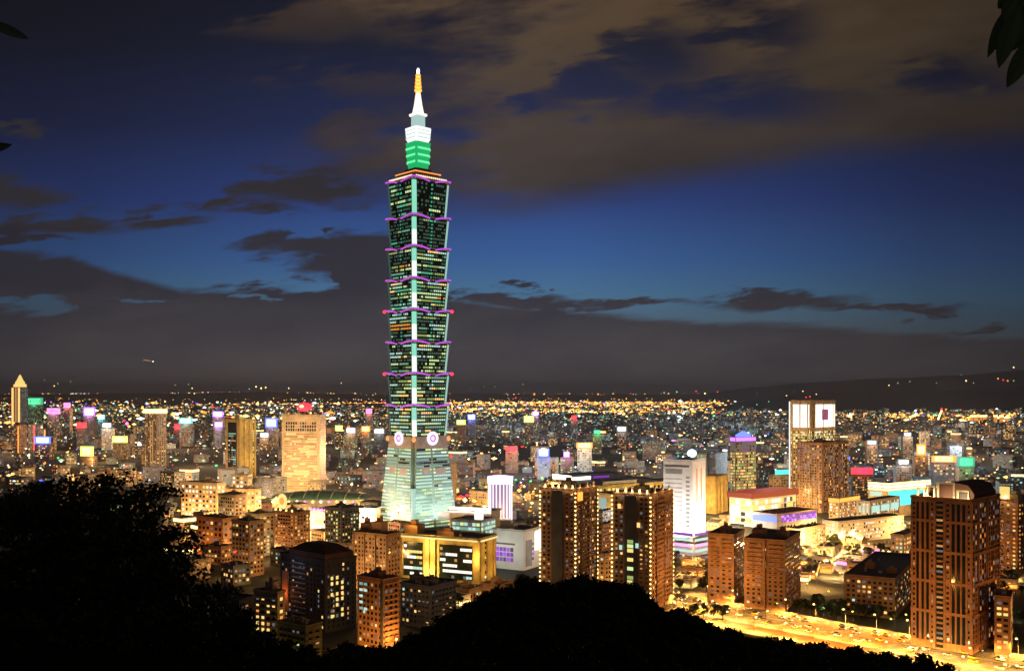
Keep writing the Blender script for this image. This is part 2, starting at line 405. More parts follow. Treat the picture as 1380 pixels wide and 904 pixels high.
# ------------------------------------------------------------------ the tall tiered tower
TY = 1130.0
TC = Vector(((563.5 - 690)*TY/F, TY, 0))
ZT = lambda y: H - (y - HY)*(1100 if y > 250 else 1124)/F
TROT = R(42.4)
def trot(x, y, z): return Vector((TC.x + x*math.cos(TROT) - y*math.sin(TROT), TC.y + x*math.sin(TROT) + y*math.cos(TROT), z))
def tring(a, n, z):
    P = []
    for k in range(4):
        ca, sa = ((1, 0), (0, 1), (-1, 0), (0, -1))[k]
        for x, y in ((-a, -a+n), (-a+n, -a+n), (-a+n, -a)):
            P.append(trot(x*ca - y*sa, x*sa + y*ca, z))
    return P
def tcorner(k, x, y, z):
    ca, sa = ((1, 0), (0, 1), (-1, 0), (0, -1))[k]
    return trot(x*ca - y*sa, x*sa + y*ca, z)
tower = empty('skyscraper', TC, 'very tall pagoda-tiered skyscraper outlined in purple and green light, with glowing spire', 'skyscraper')
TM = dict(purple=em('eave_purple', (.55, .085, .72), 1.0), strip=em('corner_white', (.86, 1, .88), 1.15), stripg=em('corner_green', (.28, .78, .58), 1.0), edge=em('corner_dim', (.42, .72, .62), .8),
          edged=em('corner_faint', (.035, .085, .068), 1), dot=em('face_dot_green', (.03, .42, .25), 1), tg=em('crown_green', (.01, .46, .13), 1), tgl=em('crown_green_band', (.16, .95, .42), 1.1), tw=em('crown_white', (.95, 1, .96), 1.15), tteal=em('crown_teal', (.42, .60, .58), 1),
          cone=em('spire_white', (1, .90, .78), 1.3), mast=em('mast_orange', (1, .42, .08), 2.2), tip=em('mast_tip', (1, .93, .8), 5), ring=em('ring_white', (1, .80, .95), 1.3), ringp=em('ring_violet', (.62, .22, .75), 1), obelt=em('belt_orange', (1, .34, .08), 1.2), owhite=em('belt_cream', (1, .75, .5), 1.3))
EY = [246, 290, 332, 375, 417, 460, 503, 546, 589]
NCH = 4.2
def face_quad(k, a0, a1, z0, z1, u0, u1, s0, s1, off=.12):
    """patch of tower face k: u across (0..1), s up (0..1) between the bottom half size a0 and the top one a1"""
    P = []
    for u, s in ((u0, s0), (u1, s0), (u1, s1), (u0, s1)):
        a = a0 + (a1-a0)*s; x = -(a-NCH) + 2*(a-NCH)*u
        P.append(tcorner(k, x, -a-off, z0 + (z1-z0)*s))
    return P
rngT = random.Random(11)
AT, AB = 25.3, 22.9
for i in range(8):
    z1, z0 = ZT(EY[i]), ZT(EY[i+1])
    zb = z0 + .9
    b = MB(); b.loft([tring(AB, NCH, zb), tring(AT, NCH, z1 - 1.4)], 0, False, True)
    mod = b.ob('tier', M['tglass'], tower)
    b = MB(); b.loft([tring(AT+.3, NCH, z1-1.39), tring(AT+1.3, NCH*.7, z1-.5), tring(AT+1.3, NCH*.7, z1+.3), tring(AT-2.6, NCH, z1+.85)], 0, True, True); b.ob('eave', M['steel'], mod)
    lit = (.2, .16, .42, .72, .6, .72, .62, .75)[i]
    b = MB(); ms = ['glass', 'dlime', 'dteal', 'lime', 'cool', 'warm', 'green', 'amber', 'dgreen']
    nfl, nb = 8, 14
    for k in range(4):
        if k == 2: continue
        for f in range(nfl):
            on_floor = rngT.random() < lit*1.25; j = 0
            if f == 7: on_floor = rngT.random() < lit
            while j < nb:
                run = rngT.randint(2, 6); on = on_floor and rngT.random() < .72
                if not on_floor: on = rngT.random() < .07
                cur = rngT.choices(['dlime', 'dteal', 'lime', 'cool', 'warm', 'green', 'amber'], [16, 12, 34, 20, 12, 6, 1])[0]
                if i < 2 and on: cur = rngT.choice(['dteal', 'green', 'dlime', 'lime'])
                if i == 4 and k == 3 and f in (3, 4): on = True; cur = 'amber'
                for jj in range(j, min(nb, j+run)):
                    m = cur if on and rngT.random() < .9 else rngT.choice(['glass', 'dgreen', 'dgreen'])  # unlit panes mostly get a faint glow, added to brighten the glass
                    b.face(face_quad(k, AB, AT, zb, z1-1.4, (jj+.12)/nb, (jj+.88)/nb, (f+.24)/8.3, (f+.74)/8.3), ms.index(m))
                j += run
    o = b.ob('windows', KE(*ms), mod); o['kind'] = 'stuff'
    b = MB()
    for k in range(4):
        for f in range(8):
            if i < 5 and rngT.random() < .8:
                b.face(face_quad(k, AB, AT, zb, z1-1.4, .485, .53, (f+.2)/8.3, (f+.62)/8.3, .3))
    if b.f: b.ob('face_lights', TM['dot'], mod)['kind'] = 'stuff'
    for k in range(4):                     # floodlit notch walls put in as glowing strips, teal above and white below
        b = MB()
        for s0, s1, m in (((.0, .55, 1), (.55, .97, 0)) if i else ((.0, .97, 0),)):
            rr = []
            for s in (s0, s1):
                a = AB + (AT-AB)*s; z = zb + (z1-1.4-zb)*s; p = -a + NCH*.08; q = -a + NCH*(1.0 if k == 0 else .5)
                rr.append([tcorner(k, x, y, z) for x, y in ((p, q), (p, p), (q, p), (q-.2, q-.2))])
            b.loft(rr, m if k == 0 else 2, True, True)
        b.ob('notch_glow', [TM['stripg'], TM['strip'], TM['edge' if k == 1 else 'edged']], mod)
    for k in range(4):                     # upturned purple line under the eave, sweeping round each corner
        pts = []
        n = 8
        for j in range(-n, n+1):
            u = abs(j)/n; t = u*.42*2*AT; a = AT + 1.7; z = z1 + .9 - 3.2*u*u
            c2 = 1.6
            if j < 0: p = (-a, -a + c2 + t)
            elif j > 0: p = (-a + c2 + t, -a)
            else: p = (-a + c2*.5, -a + c2*.5)
            pts.append(tcorner(k, p[0], p[1], z))
        b = MB(); b.tube(pts, .95, 6); b.ob('eave_light', TM['purple'], mod)
    if i in (4, 6):
        for k in (1, 3):
            b = MB(); b.ball(tcorner(k, -AT-1.9, -AT-1.9, z1), 2.0, 0, 8, 5); b.ob('warning_lamp', M['L_red'], mod)
# belt with the round medallions
zb0, zb1 = ZT(604), ZT(589)
AM0, AM1, ABT = 33.5, 26.0, 26.0
b = MB(); b.loft([tring(ABT, NCH, zb0), tring(ABT-.8, NCH, zb1 + .6)], 0); belt = b.ob('belt', M['louvre'], tower)
for k in (0, 1, 2, 3):
    b = MB(); c0 = tcorner(k, 0, -ABT-.2, ZT(591)); nrm = (tcorner(k, 0, -10, 0) - tcorner(k, 0, 0, 0)).normalized(); ex = nrm.cross(UP)
    def disc(b, r0, r1, off, m):
        k_ = 24; n = len(b.v)
        for r in (r0, r1):
            for t in range(k_): b.v.append(tuple(c0 + nrm*off + ex*(r*math.cos(2*PI*t/k_)) + UP*(r*math.sin(2*PI*t/k_))))
        for t in range(k_): b.f.append((n+t, n+(t+1) % k_, n+k_+(t+1) % k_, n+k_+t)); b.m.append(m)
    disc(b, .1, 2.4, 1.0, 0); disc(b, 2.4, 4.2, 1.15, 1); disc(b, 4.2, 7.6, 1.3, 0)
    rim = [[c0 + nrm*off + ex*(7.7*math.cos(2*PI*t/24)) + UP*(7.7*math.sin(2*PI*t/24)) for t in range(24)] for off in (1.32, 0)]
    b.loft(rim, 0, False, False)
    b.ob('medallion', [TM['ring'], TM['ringp']], tower)
for k in (0, 1, 3):
    b = MB(); b.ball(tcorner(k, -ABT+1.5, -ABT+1.5, ZT(592)), 2.4, 0, 8, 5, 1.3); b.ob('corner_lantern', TM['obelt'], belt)
# splayed base
b = MB(); b.loft([tring(AM0, NCH, 0), tring(AM1, NCH, zb0 - .02)], 0, False, True); base = b.ob('base', M['bglass'], tower)
b = MB(); ms = ['dteal', 'teal', 'lime', 'cool', 'glass', 'dcool', 'dlime', 'white']
nfl = 24
for k in range(4):
    if k == 2: continue
    for f in range(nfl):
        j = 0; nb = 18; dim = f in (18, 19, 20)
        while j < nb:
            run = rngT.randint(2, 5)
            cur = rngT.choices(ms, [12, 38, 12, 12, 4, 6, 6, 6])[0]
            if dim: cur = rngT.choice(['glass', 'dcool', 'dteal'])
            for jj in range(j, min(nb, j+run)):
                u = (jj+.5)/nb
                if (.44 < u < .52) or (.92 < u < .96): continue
                b.face(face_quad(k, AM0, AM1, 0, zb0, (jj+.04)/nb, (jj+.96)/nb, (f+.30)/nfl, (f+.78)/nfl, .15), ms.index(cur))
            j += run
o = b.ob('windows', KE(*ms), base); o['kind'] = 'stuff'
for k in (0, 3, 1):
    for s0, s1, u0, u1 in ((.66, .75, .56, .86), (.10, .19, .56, .86), (.68, .76, .16, .40)):
        b = MB(); b.face(face_quad(k, AM0, AM1, 0, zb0, u0, u1, s0, s1, .3)); b.ob('louvre_panel', M['louvre'], base)
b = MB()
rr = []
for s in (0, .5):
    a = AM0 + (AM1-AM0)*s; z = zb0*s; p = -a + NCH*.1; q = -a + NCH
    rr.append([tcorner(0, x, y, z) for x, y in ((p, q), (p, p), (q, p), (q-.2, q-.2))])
b.loft(rr, 0); b.ob('notch_glow', TM['edge'], base)  # floodlight on the base notch, put in as a glowing strip
for k in (0, 1):
    b = MB(); b.ball(tcorner(1, -AM1-.5, -AM1-.5, ZT(617)), 1.6, 0, 8, 5); 
b.ob('warning_lamp', M['L_red'], base)
# stepped roof; crown to spire, with floodlight put into glowing materials
def sq(a, y, n=None): return tring(a, a*.16 if n is None else n, ZT(y))
b = MB(); b.loft([sq(24.5, 244.6), sq(21.5, 241.5), sq(20.5, 241.3), sq(18.5, 236)], 0); st = b.ob('stepped_roof', M['brick'], tower)
b = MB()
for k in range(4):
    for j in range(15):
        u = (j+.5)/15; p0 = tcorner(k, -22 + 44*u, -24.6, ZT(243)); b.ball(p0, 1.15, 0, 6, 4)
b.ob('roof_lamps', TM['owhite'], st)['kind'] = 'stuff'
b = MB(); b.loft([sq(17.5, 236), sq(17, 233.5), sq(12, 232.5), sq(11.5, 228)], 0); b.ob('roof_step', M['brick'], tower)
b = MB()
for k in range(4): b.tube([tcorner(k, -18.2, -18.2, ZT(235)), tcorner(k, 18.2, -18.2, ZT(235))], .8, 5)
b.ob('step_light', TM['obelt'], tower)
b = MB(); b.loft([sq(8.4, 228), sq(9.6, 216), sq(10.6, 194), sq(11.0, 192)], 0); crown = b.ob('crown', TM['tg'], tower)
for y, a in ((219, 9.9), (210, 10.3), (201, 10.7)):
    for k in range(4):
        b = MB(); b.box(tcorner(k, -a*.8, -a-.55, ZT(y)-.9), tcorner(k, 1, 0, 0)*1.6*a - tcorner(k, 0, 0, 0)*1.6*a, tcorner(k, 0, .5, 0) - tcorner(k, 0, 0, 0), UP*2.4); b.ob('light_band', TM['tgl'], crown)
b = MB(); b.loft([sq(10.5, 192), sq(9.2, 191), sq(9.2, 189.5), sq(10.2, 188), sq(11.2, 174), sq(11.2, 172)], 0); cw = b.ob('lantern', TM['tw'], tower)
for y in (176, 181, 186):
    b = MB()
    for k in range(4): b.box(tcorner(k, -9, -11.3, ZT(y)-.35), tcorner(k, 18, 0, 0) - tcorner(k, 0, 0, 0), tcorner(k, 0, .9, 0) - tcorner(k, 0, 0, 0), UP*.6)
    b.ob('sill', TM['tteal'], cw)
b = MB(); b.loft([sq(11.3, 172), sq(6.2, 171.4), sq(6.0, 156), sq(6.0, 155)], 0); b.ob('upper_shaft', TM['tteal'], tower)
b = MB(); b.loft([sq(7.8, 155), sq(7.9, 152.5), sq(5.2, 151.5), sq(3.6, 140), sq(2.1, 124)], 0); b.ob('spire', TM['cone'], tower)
b = MB(); b.tube([TC + UP*ZT(124), TC + UP*ZT(122), TC + UP*ZT(100), TC + UP*ZT(96)], [2.2, 3.3, 2.4, 1.0], 8); b.ob('mast', TM['mast'], tower)
for y in (120, 115, 110, 105, 100):  # glowing rings added in place of the glare round the mast
    b = MB(); zz = ZT(y); b.tube([TC + UP*(zz - 1.1), TC + UP*(zz + 1.1)], 4.2 - (120 - y)*.07, 10); b.ob('mast_halo_ring', M['L_orange'], tower)
b = MB(); b.ball(TC + UP*ZT(95), 1.7, 0, 10, 6, 2.6); b.ob('mast_lamp', TM['tip'], tower)
SKYLINE.append((508, 614, 92, 1100, TC, 62))
for k, x, y in ((0, -54, -54), (0, -16, -66), (0, 20, -66), (3, -20, -66), (3, 16, -66)):
    lamp(tcorner(k, x, y, 5), (.86, 1, .90), 190000 if x == -54 else 150000, 1.5, tower, spot=(tcorner(k, x*.35, y*.35, 46), 85))

# ------------------------------------------------------------------ roads in the right of the view
ROADA, ROADB = G(905, 808), G(1420, 905)
rd = (ROADB - ROADA).normalized(); rn = Vector((rd.y, -rd.x, 0)) * -1        # rn points away from the viewer
if rn.y < 0: rn = -rn
def RP(t, w, z=0.0): p = ROADA + rd*t + rn*w; return Vector((p.x, p.y, z))
RLEN = (ROADB - ROADA).length
def rquad(t0, t1, w0, w1, z): return [tuple(RP(t, w, z)) for t, w in ((t0, w0), (t1, w0), (t1, w1), (t0, w1))]
b = MB(); b.face(rquad(-60, RLEN+60, -21, 21, .008)); tag(b.ob('main_road', M['asphalt']), kind='structure')
b = MB()
for w in (-5.5, -9.2, -13, 13, 5.5, 9.2):
    t = -50
    while t < RLEN+50: b.face(rquad(t, t+4, w-.1, w+.1, .014)); t += 9
for w in (-20.4, 20.4): b.face(rquad(-60, RLEN+60, w-.09, w+.09, .014))
tag(b.ob('road_markings', M['paint']), kind='structure')
for w0, w1, nm in ((-1.4, 1.4, 'median_strip'), (21, 25, 'pavement'), (-25, -21, 'pavement')):
    b = MB(); b.box(RP(-60, w0, -.05), rd*(RLEN+120), rn*(w1-w0), UP*.19); tag(b.ob(nm, M['pave']), kind='structure')
b = MB(); b.face(rquad(-60, RLEN+60, -46, -25, .009)); tag(b.ob('service_road', M['pave']), kind='structure')
# sports field beyond the road, the bright square and the avenue behind
b = MB(); b.face([tuple(G(x, y) + UP*.01) for x, y in ((1000, 846), (1150, 878), (1235, 862), (1090, 838))]); tag(b.ob('clay_field', M['clay']), kind='structure')
b = MB(); b.face([tuple(G(x, y) + UP*.012) for x, y in ((1070, 765), (1215, 768), (1205, 716), (1080, 716))]); tag(b.ob('plaza', M['pave']), kind='structure')
b = MB(); b.face([tuple(G(x, y) + UP*.016) for x, y in ((1085, 768), (1118, 788), (1260, 748), (1245, 738))]); tag(b.ob('avenue', M['asphalt']), kind='structure')
b = MB(); b.face([tuple(G(x, y) + UP*.016) for x, y in ((900, 812), (918, 824), (1000, 775), (975, 770))]); tag(b.ob('side_road', M['asphalt']), kind='structure')

def wins_apt(s, **k):
    d = dict(fh=3.1, bw=3.0, fw=.5, fhh=.5, p=.06, pal=(('warm', 4), ('yellow', 2), ('cool', 1), ('amber', 2)), indiv=80)
    d.update(k); s.grid(**d); return s

# ------------------------------------------------------------------ right: the tall brown residential tower
s = Bld('residential_tower', 'tall reddish brown residential tower with ladder-like bays and lit arches along its crown', 'tower', 1228, 1310, 1347, 676, 560, 44, 'rust')
wb = s.w
s.roof(1.2, .4, box=[(.1, .1, 9, 9, 4)], bm='dark')
for u0, u1 in ((0, .44), (.60, 1)):
    s.ribs('f', [u0 + (u1-u0)*k for k in (.02, .17, .38, .58, .80, .98)], .6, .5, name='pilaster')
for u0, u1 in ((.02, .43), (.615, .985)):
    s.grid('f', fh=2.9, bw=1.3, fw=.62, fhh=.5, p=.015, pal=(('cool', 1), ('warm', 1)), u0=u0, u1=u0+.08, mu=.1, indiv=30, seed=2, off=.06)
    s.grid('f', fh=2.9, bw=1.3, fw=.62, fhh=.5, p=.015, pal=(('cool', 1), ('warm', 1)), u0=u1-.08, u1=u1, mu=.1, indiv=30, seed=3, off=.06)
    for k in range(3):
        q0 = u0 + .085 + k*.085; s.strip('f', q0, q0 + .05, s.z0 + 4, s.z1 - 2, 'glass', 'window_slot', .05, .06)
s.ribs('f', [.445, .595], .7, .6)
z = s.z0 + 3; k = 0
while z < s.z1 - 3:
    if k % 6 == 0:
        for u0, u1 in ((.0, .44), (.60, 1)): s.strip('f', u0, u1, z, z + 1.6, 'rust', 'cornice', .55, .25)
        s.strip('s', .02, .98, z, z + 1.6, 'rust', 'cornice', .55, .25)
    z += 2.9; k += 1
s.strip('f', .46, .58, s.z0 + 1, s.z1 - 1, 'glass', 'recess', .03, .05)
s.grid('f', fh=2.9, bw=4.4, fw=.9, fhh=.42, p=.36, pal=(('dwarm', 3), ('dgrey', 2)), dark='brick', u0=.455, u1=.585, mu=.2, name='balcony_window', seed=3, off=.16)
s.grid('s', fh=2.9, bw=3.6, fw=.45, fhh=.72, p=.02, pal=(('amber', 1),), mu=.8, indiv=40, seed=4, off=.06)
s.ribs('s', [.0, .2, .4, .47, .53, .72, .98], .55, .5)
rt = s.z1 + .4
for u0, u1, hh in ((.06, .24, 4.5), (.30, .56, 8.5), (.62, .74, 6.2), (.78, .90, 4.6)):           # arched frames on the roof
    b = MB(); t = .9
    b.box(s.P(u0*s.w, 1.6, rt), s.e*t, s.g*t, UP*hh); b.box(s.P(u1*s.w, 1.6, rt), s.e*t, s.g*t, UP*hh); b.box(s.P(u0*s.w, 1.6, rt+hh+.01), s.e*((u1-u0)*s.w + t), s.g*t, UP*1.0)
    b.ob('roof_arch', M['cream'], s.root)
    lamp(s.P((u0+u1)/2*s.w, .7, rt + 1.4), (1, .72, .36), 4500, .3, s.root)
    for u in (u0, u1):
        b = MB(); b.ball(s.P(u*s.w, .9, rt + .9), .55, 0, 6, 4); b.ob('roof_lamp', M['L_gold'], s.root)
b = MB()
b.loft([[s.P(u*s.w, v*s.d, s.z1 + hh) for u, v in ((a, .12), (a, .9), (1-a-.3, .9), (1-a-.3, .12))] for a, hh in ((.02, .4), (.02, 4), (.12, 8.5), (.26, 9.5))], 0)
b.ob('mansard_roof', M['tile'], s.root)
s.flood('f', SOD, 1.15, 40, 32, 2); s.flood('f', GOLD, 2.6, 12, 4, 3); s.flood('s', SOD, 1.4, 36, 28, 1); s.flood('s', SOD, 1.5, 9, 3, 2)

s = Bld('apartment_tower', 'orange lit apartment tower with columns of bright dots behind the ladder-bayed brown tower', 'tower', 1330, 1372, 1410, 676, 800, 52, 'rust')
s.roof(1.2, box=[(.1, .1, 8, 8, 5)], bm='cream')
s.grid('fs', fh=3.2, bw=4.2, fw=.42, fhh=.42, p=.10, pal=(('amber', 3), ('yellow', 2)), colp=.3, seed=5)
s.flood('f', SOD, .7, 25, 12, 2); lamp(s.P(.4*s.w, -2, s.z1 + 3), (1, .75, .4), 3500, .4, s.root)
b = MB(); b.box(s.P(.25*s.w, -1.2, s.z1 + 1.6), s.e*8, s.g*.6, UP*10); b.ob('lit_roof_panel', em('panel_gold', (1, .62, .18), 1.1), s.root)

s = Bld('apartment_block', 'low orange apartment block with yellow lit floors at the foot of the ladder-bayed tower', 'apartment block', 1340, 1362, 1420, 806, 560, 30, 'rust', dmin=20)
s.roof(.9); s.grid('fs', fh=3.1, bw=3.0, fw=.7, fhh=.5, p=.5, pal=(('yellow', 3), ('amber', 3)), indiv=60); s.flood('fs', SOD, 1.0, 8, 3, 2)

# twin apartment slabs beside the road
def slab(label, xl, xc, xr, yt, Y, th, boxes, seed):
    s = Bld('apartment_slab', label, 'apartment block', xl, xc, xr, yt, Y, th, 'brick', group='brown apartment slabs beside the road')
    s.roof(1.0, .3, box=boxes)
    s.grid('fs', fh=2.9, bw=3.4, fw=.46, fhh=.5, p=.03, pal=(('warm', 1), ('white', 1)), indiv=100, seed=seed, m0=3)
    s.ledges('f', 2.9, .8, .95, 'brick', .06, .42, 2.8); s.ledges('f', 2.9, .8, .95, 'brick', .56, .94, 2.8)
    s.flood('fs', SOD, .34, 34, 24, 2)
    return s
slab('brown apartment slab beside the road, the narrower left one of the pair', 954, 989, 1003, 722, 700, 26, [(.25, .2, 7, 8, 5)], 21)
s = slab('wide brown apartment slab beside the road with two rooftop stair houses', 1003, 1058, 1079, 730, 672, 27, [(.06, .3, 8, 7, 5), (.58, .2, 9, 8, 6)], 22)
s.ribs('f', [.5], 1.0, 1.0)
def lowblk(label, xl, xc, xr, yt, Y, th, wall, seed, p=.12, E0=.3, cat='apartment block', name='apartment_block', boxes=None, pal=(('warm', 3), ('cool', 1), ('amber', 2)), **kw):
    s = Bld(name, label, cat, xl, xc, xr, yt, Y, th, wall, **kw)
    s.roof(.9, .3, box=boxes)
    s.grid('fs', fh=3.1, bw=3.2, fw=.55, fhh=.5, p=p, pal=pal, indiv=50 if Y < 760 else 0, seed=seed)
    if E0: s.flood('fs', SOD, E0, 14, 5, 2)
    return s
s = lowblk('dark brown low apartment block between the slabs and the ladder-bayed tower', 1138, 1206, 1240, 781, 650, 30, 'brick', 31, .16, .05, boxes=[(.1, .2, 6, 6, 3), (.6, .3, 6, 6, 4)])
lowblk('small dark brown block with a flat roof behind the low apartment block', 1168, 1196, 1232, 765, 740, 24, 'slate', 32, .10, .12, boxes=[(.3, .3, 6, 6, 4)])
lowblk('lit block full of small amber windows just left of the ladder-bayed tower', 1200, 1218, 1240, 722, 860, 40, 'tan', 33, .62, .5)

# ------------------------------------------------------------------ centre right: white floodlit tower and its neighbours
s = Bld('office_tower', 'brilliant white floodlit office tower topped by a blue-white lamp', 'office tower', 894, 933, 951, 622, 1020, 30, 'white')
s.roof(1.5, .2, box=[(.1, .2, 14, 10, 3)])
s.grid('f', fh=4.2, bw=26, fw=.96, fhh=.34, p=0, dark='pale', mu=1.0, seed=1, m0=8, m1=16, u0=.30, u1=1, name='window_band', off=.08)
s.grid('f', fh=4.2, bw=3.2, fw=.7, fhh=.45, p=0, dark='grey', mu=.5, u0=.05, u1=.26, m0=10, m1=14)
b = MB(); b.face([s.P(u*s.w, -.3, z) for u, z in ((.92, s.z1-13), (.34, s.z1-13), (.34, s.z1-8), (.92, s.z1-8))][::-1]); b.ob('sign_panel', M['grey'], s.root)
b = MB(); b.face([s.P(u*s.w, -.3, z) for u, z in ((.95, s.z1-6), (.1, s.z1-6), (.1, s.z1-4), (.95, s.z1-4))][::-1]); b.ob('dark_band', M['slate'], s.root)
for v in (.30, .62):
    b = MB(); q = s.C + s.g*(v*s.d) + UP*(s.h - 42) + s.ns*.2; b.box(q, s.g*2.2, s.ns*.3, UP*34); b.ob('window_slot', M['amber'], s.root)
b = MB(); p = s.P(.25*s.w, .5*s.d, s.z1 + 3.5); b.tube([p - UP*3, p + UP*1], .5, 6, 1); b.ball(p + UP*4, 5.0, 0, 12, 8, .8); b.ob('roof_lamp', [em('lamp_ice', (.62, .88, 1), 3.0, True), M['steel']], s.root)
lamp(p + UP*10, (.3, .5, 1), 9000, 1, s.root)
for fc, En in (('f', 3.2), ('s', 3.4)):
    s.flood(fc, (1, .94, .88), En, 34, 26, 2); s.flood(fc, (1, .94, .88), 3.2, 16, 3, 2)

s = Bld('round_hall', 'small white shop building with pink and blue lit bands below the white floodlit tower', 'shop', 905, 935, 958, 735, 905, 45, 'pale', dmin=20)
s.roof(.8, .3)
for i, m in enumerate(('cool', 'L_pink', 'cool', 'plum')): s.strip('f', .05, .95, s.z0 + 3 + i*5.0, s.z0 + 5.4 + i*5.0, m, 'light_band'); s.strip('s', .05, .95, s.z0 + 3 + i*5.0, s.z0 + 5.4 + i*5.0, m, 'light_band')
s.flood('fs', (1, .8, .9), 2.2, 9, 2, 2)
s = Bld('office_block', 'yellow lit plain office block right of the white floodlit tower', 'office block', 950, 965, 981, 643, 1230, 33, 'gold')
s.roof(1, .2, box=[(.2, .2, 10, 10, 3)]); s.ribs('fs', [.1, .35, .65, .9], 1.6, .8); s.flood('fs', (1, .66, .12), 1.3, 25, 16, 2)
s.strip('f', .1, .9, s.z0 + 6, s.z0 + 9, 'amber', 'entrance_light')
for a, c_, d_, t_, lb in ((956, 964, 980, 612, 'pale grey tower'), (948, 953, 957, 618, 'slim grey block')):
    s = Bld('office_block', lb + ' rising just behind the yellow lit office block', 'office block', a, c_, d_, t_, 1500, 28, 'pale'); s.roof(1)
    s.grid('fs', fh=3.6, bw=3.6, p=.3, pal=(('dcool', 3), ('dgrey', 3)), dark='grey'); s.flood('fs', (.8, .9, 1), .35, 20, 20, 1)
s = Bld('office_tower', 'glass office tower with warm lit floors and a violet glowing crown', 'office tower', 984, 991, 1019, 590, 1400, 62, 'grey')
s.roof(1)
s.grid('fs', fh=3.9, bw=2.8, fw=.82, fhh=.62, p=.82, pal=(('yellow', 3), ('warm', 2), ('dwarm', 4), ('dlime', 4)), dark='glass', zmax=s.z1 - 20, seed=9)
s.grid('fs', fh=3.9, bw=2.8, fw=.8, fhh=.62, p=.8, pal=(('plum', 1), ('dgrey', 3)), dark='glass', zmin=s.z1 - 19, seed=10, name='upper_window')
for fc in 'fs': s.strip(fc, .02, .98, s.z1 - 4.5, s.z1 + .5, 'L_violet', 'light_band')
b = MB(); b.loft([[s.P(u*s.w, v*s.d, s.z1 + hh) for u, v in ((a, a), (a, 1-a), (1-a, 1-a), (1-a, a))] for a, hh in ((.2, .4), (.2, 4), (.42, 9))], 0); b.ob('crown', E['L_blue'], s.root)
s = Bld('office_block', 'small grey block with a cyan lit rooftop sign beside the tall white-topped tower', 'office block', 1036, 1042, 1066, 641, 1400, 62, 'tan'); s.roof(1); s.grid('fs', fh=3.6, bw=4, p=.2, pal=(('dgrey', 2), ('dwarm', 1))); s.flood('fs', SOD, .6, 20, 12, 2)
s.strip('s', .1, .95, s.z1 + 1.5, s.z1 + 8, 'L_cyan', 'roof_sign', .1, .6)
s = Bld('office_block', 'slate grey office block left of the cyan signed block', 'office block', 1018, 1024, 1037, 632, 1450, 50, 'slate'); s.roof(1); s.grid('fs', fh=3.4, bw=3, p=.4, pal=(('dgrey', 4), ('dcool', 1), ('cool', .5)))

# tall tower with white lit top, and the darker one in front of it
s = Bld('office_tower', 'tallest right-hand tower, brilliant white panels round its top and a red lamp', 'office tower', 1065, 1092, 1126, 541, 1380, 45, 'tan')
s.roof(1.5)
s.grid('fs', fh=3.8, bw=3.4, fw=.7, fhh=.6, p=.45, pal=(('dwarm', 4), ('warm', 2), ('yellow', 1)), dark='glass', zmax=s.z1 - 42, seed=13)
s.grid('fs', fh=3.8, bw=3.6, fw=.9, fhh=.6, p=.75, pal=(('yellow', 3), ('lime', 3), ('white', 1), ('dlime', 2)), dark='glass', zmin=s.z1 - 60, zmax=s.z1 - 41, name='upper_window')
hot = em('panel_white', (1, .93, .80), 1.5)
b = MB(); q = s.C + s.e*1.5 + UP*(s.h - 36) + s.nf*.1; b.box(q, s.e*(s.w-5), s.nf*.5, UP*32); b.ob('lit_panel', hot, s.root)
b = MB(); q = s.C + s.g*(.20*s.d) + UP*(s.h - 36) + s.ns*.1
b.box(q, s.g*(s.d*.24), s.ns*.5, UP*32); b.box(q + s.g*(s.d*.50), s.g*(s.d*.26), s.ns*.5, UP*32); b.box(q + s.g*(s.d*.2405), s.g*(s.d*.259), s.ns*.5, UP*10); b.box(q + s.g*(s.d*.2405) + UP*25, s.g*(s.d*.259), s.ns*.5, UP*7); b.ob('lit_panel', hot, s.root)
b = MB(); b.box(q + s.g*(s.d*.25) + UP*10.2, s.g*(s.d*.24), s.ns*.3, UP*14.6); b.ob('pink_panel', em('panel_pink', (.40, .06, .20), .8), s.root)
b = MB(); b.box(s.C + s.e*(s.w - .2) + s.nf*.6 + UP*2, s.e*1.6, s.nf*.6, UP*(s.h - 2)); b.ob('edge_light', em('edge_white', (1, .95, .85), 1.2), s.root)
s.ribs('fs', [.12, .5, .88], 1.6, .9); s.mast(.4, .3, 6, 'L_red'); s.mast(.6, .3, 5, 'L_red')
s.flood('fs', GOLD, 1.5, 40, 95, 2); s.flood('fs', GOLD, 1.2, 30, 30, 2)
s = Bld('residential_tower', 'dark gridded residential tower standing in front of the white-topped tower', 'tower', 1074, 1108, 1144, 598, 1240, 45, 'brick')
s.roof(1.2, box=[(.2, .2, 12, 10, 4)])
s.grid('fs', fh=3.4, bw=3.1, fw=.6, fhh=.6, p=.30, pal=(('dwarm', 3), ('warm', 1), ('dgrey', 3), ('dcool', 2)), dark='glass', colp=.25, seed=14); s.ribs('fs', [0.02, .2, .4, .6, .8, .98], .8, .6)
s.flood('fs', SOD, .5, 30, 26, 2)
s = Bld('office_block', 'grey gridded office block with a blue-white sign right of the dark gridded tower', 'office block', 1122, 1130, 1147, 622, 1300, 50, 'pale', dmin=30); s.roof(1)
s.grid('fs', fh=3.2, bw=2.6, p=.5, pal=(('dgrey', 3), ('dcool', 2), ('cool', 1)), dark='glass'); s.strip('s', .1, .9, s.z1 + .8, s.z1 + 6, 'L_blue', 'roof_sign'); s.flood('fs', (.9, .85, 1), .4, 16, 10, 2)

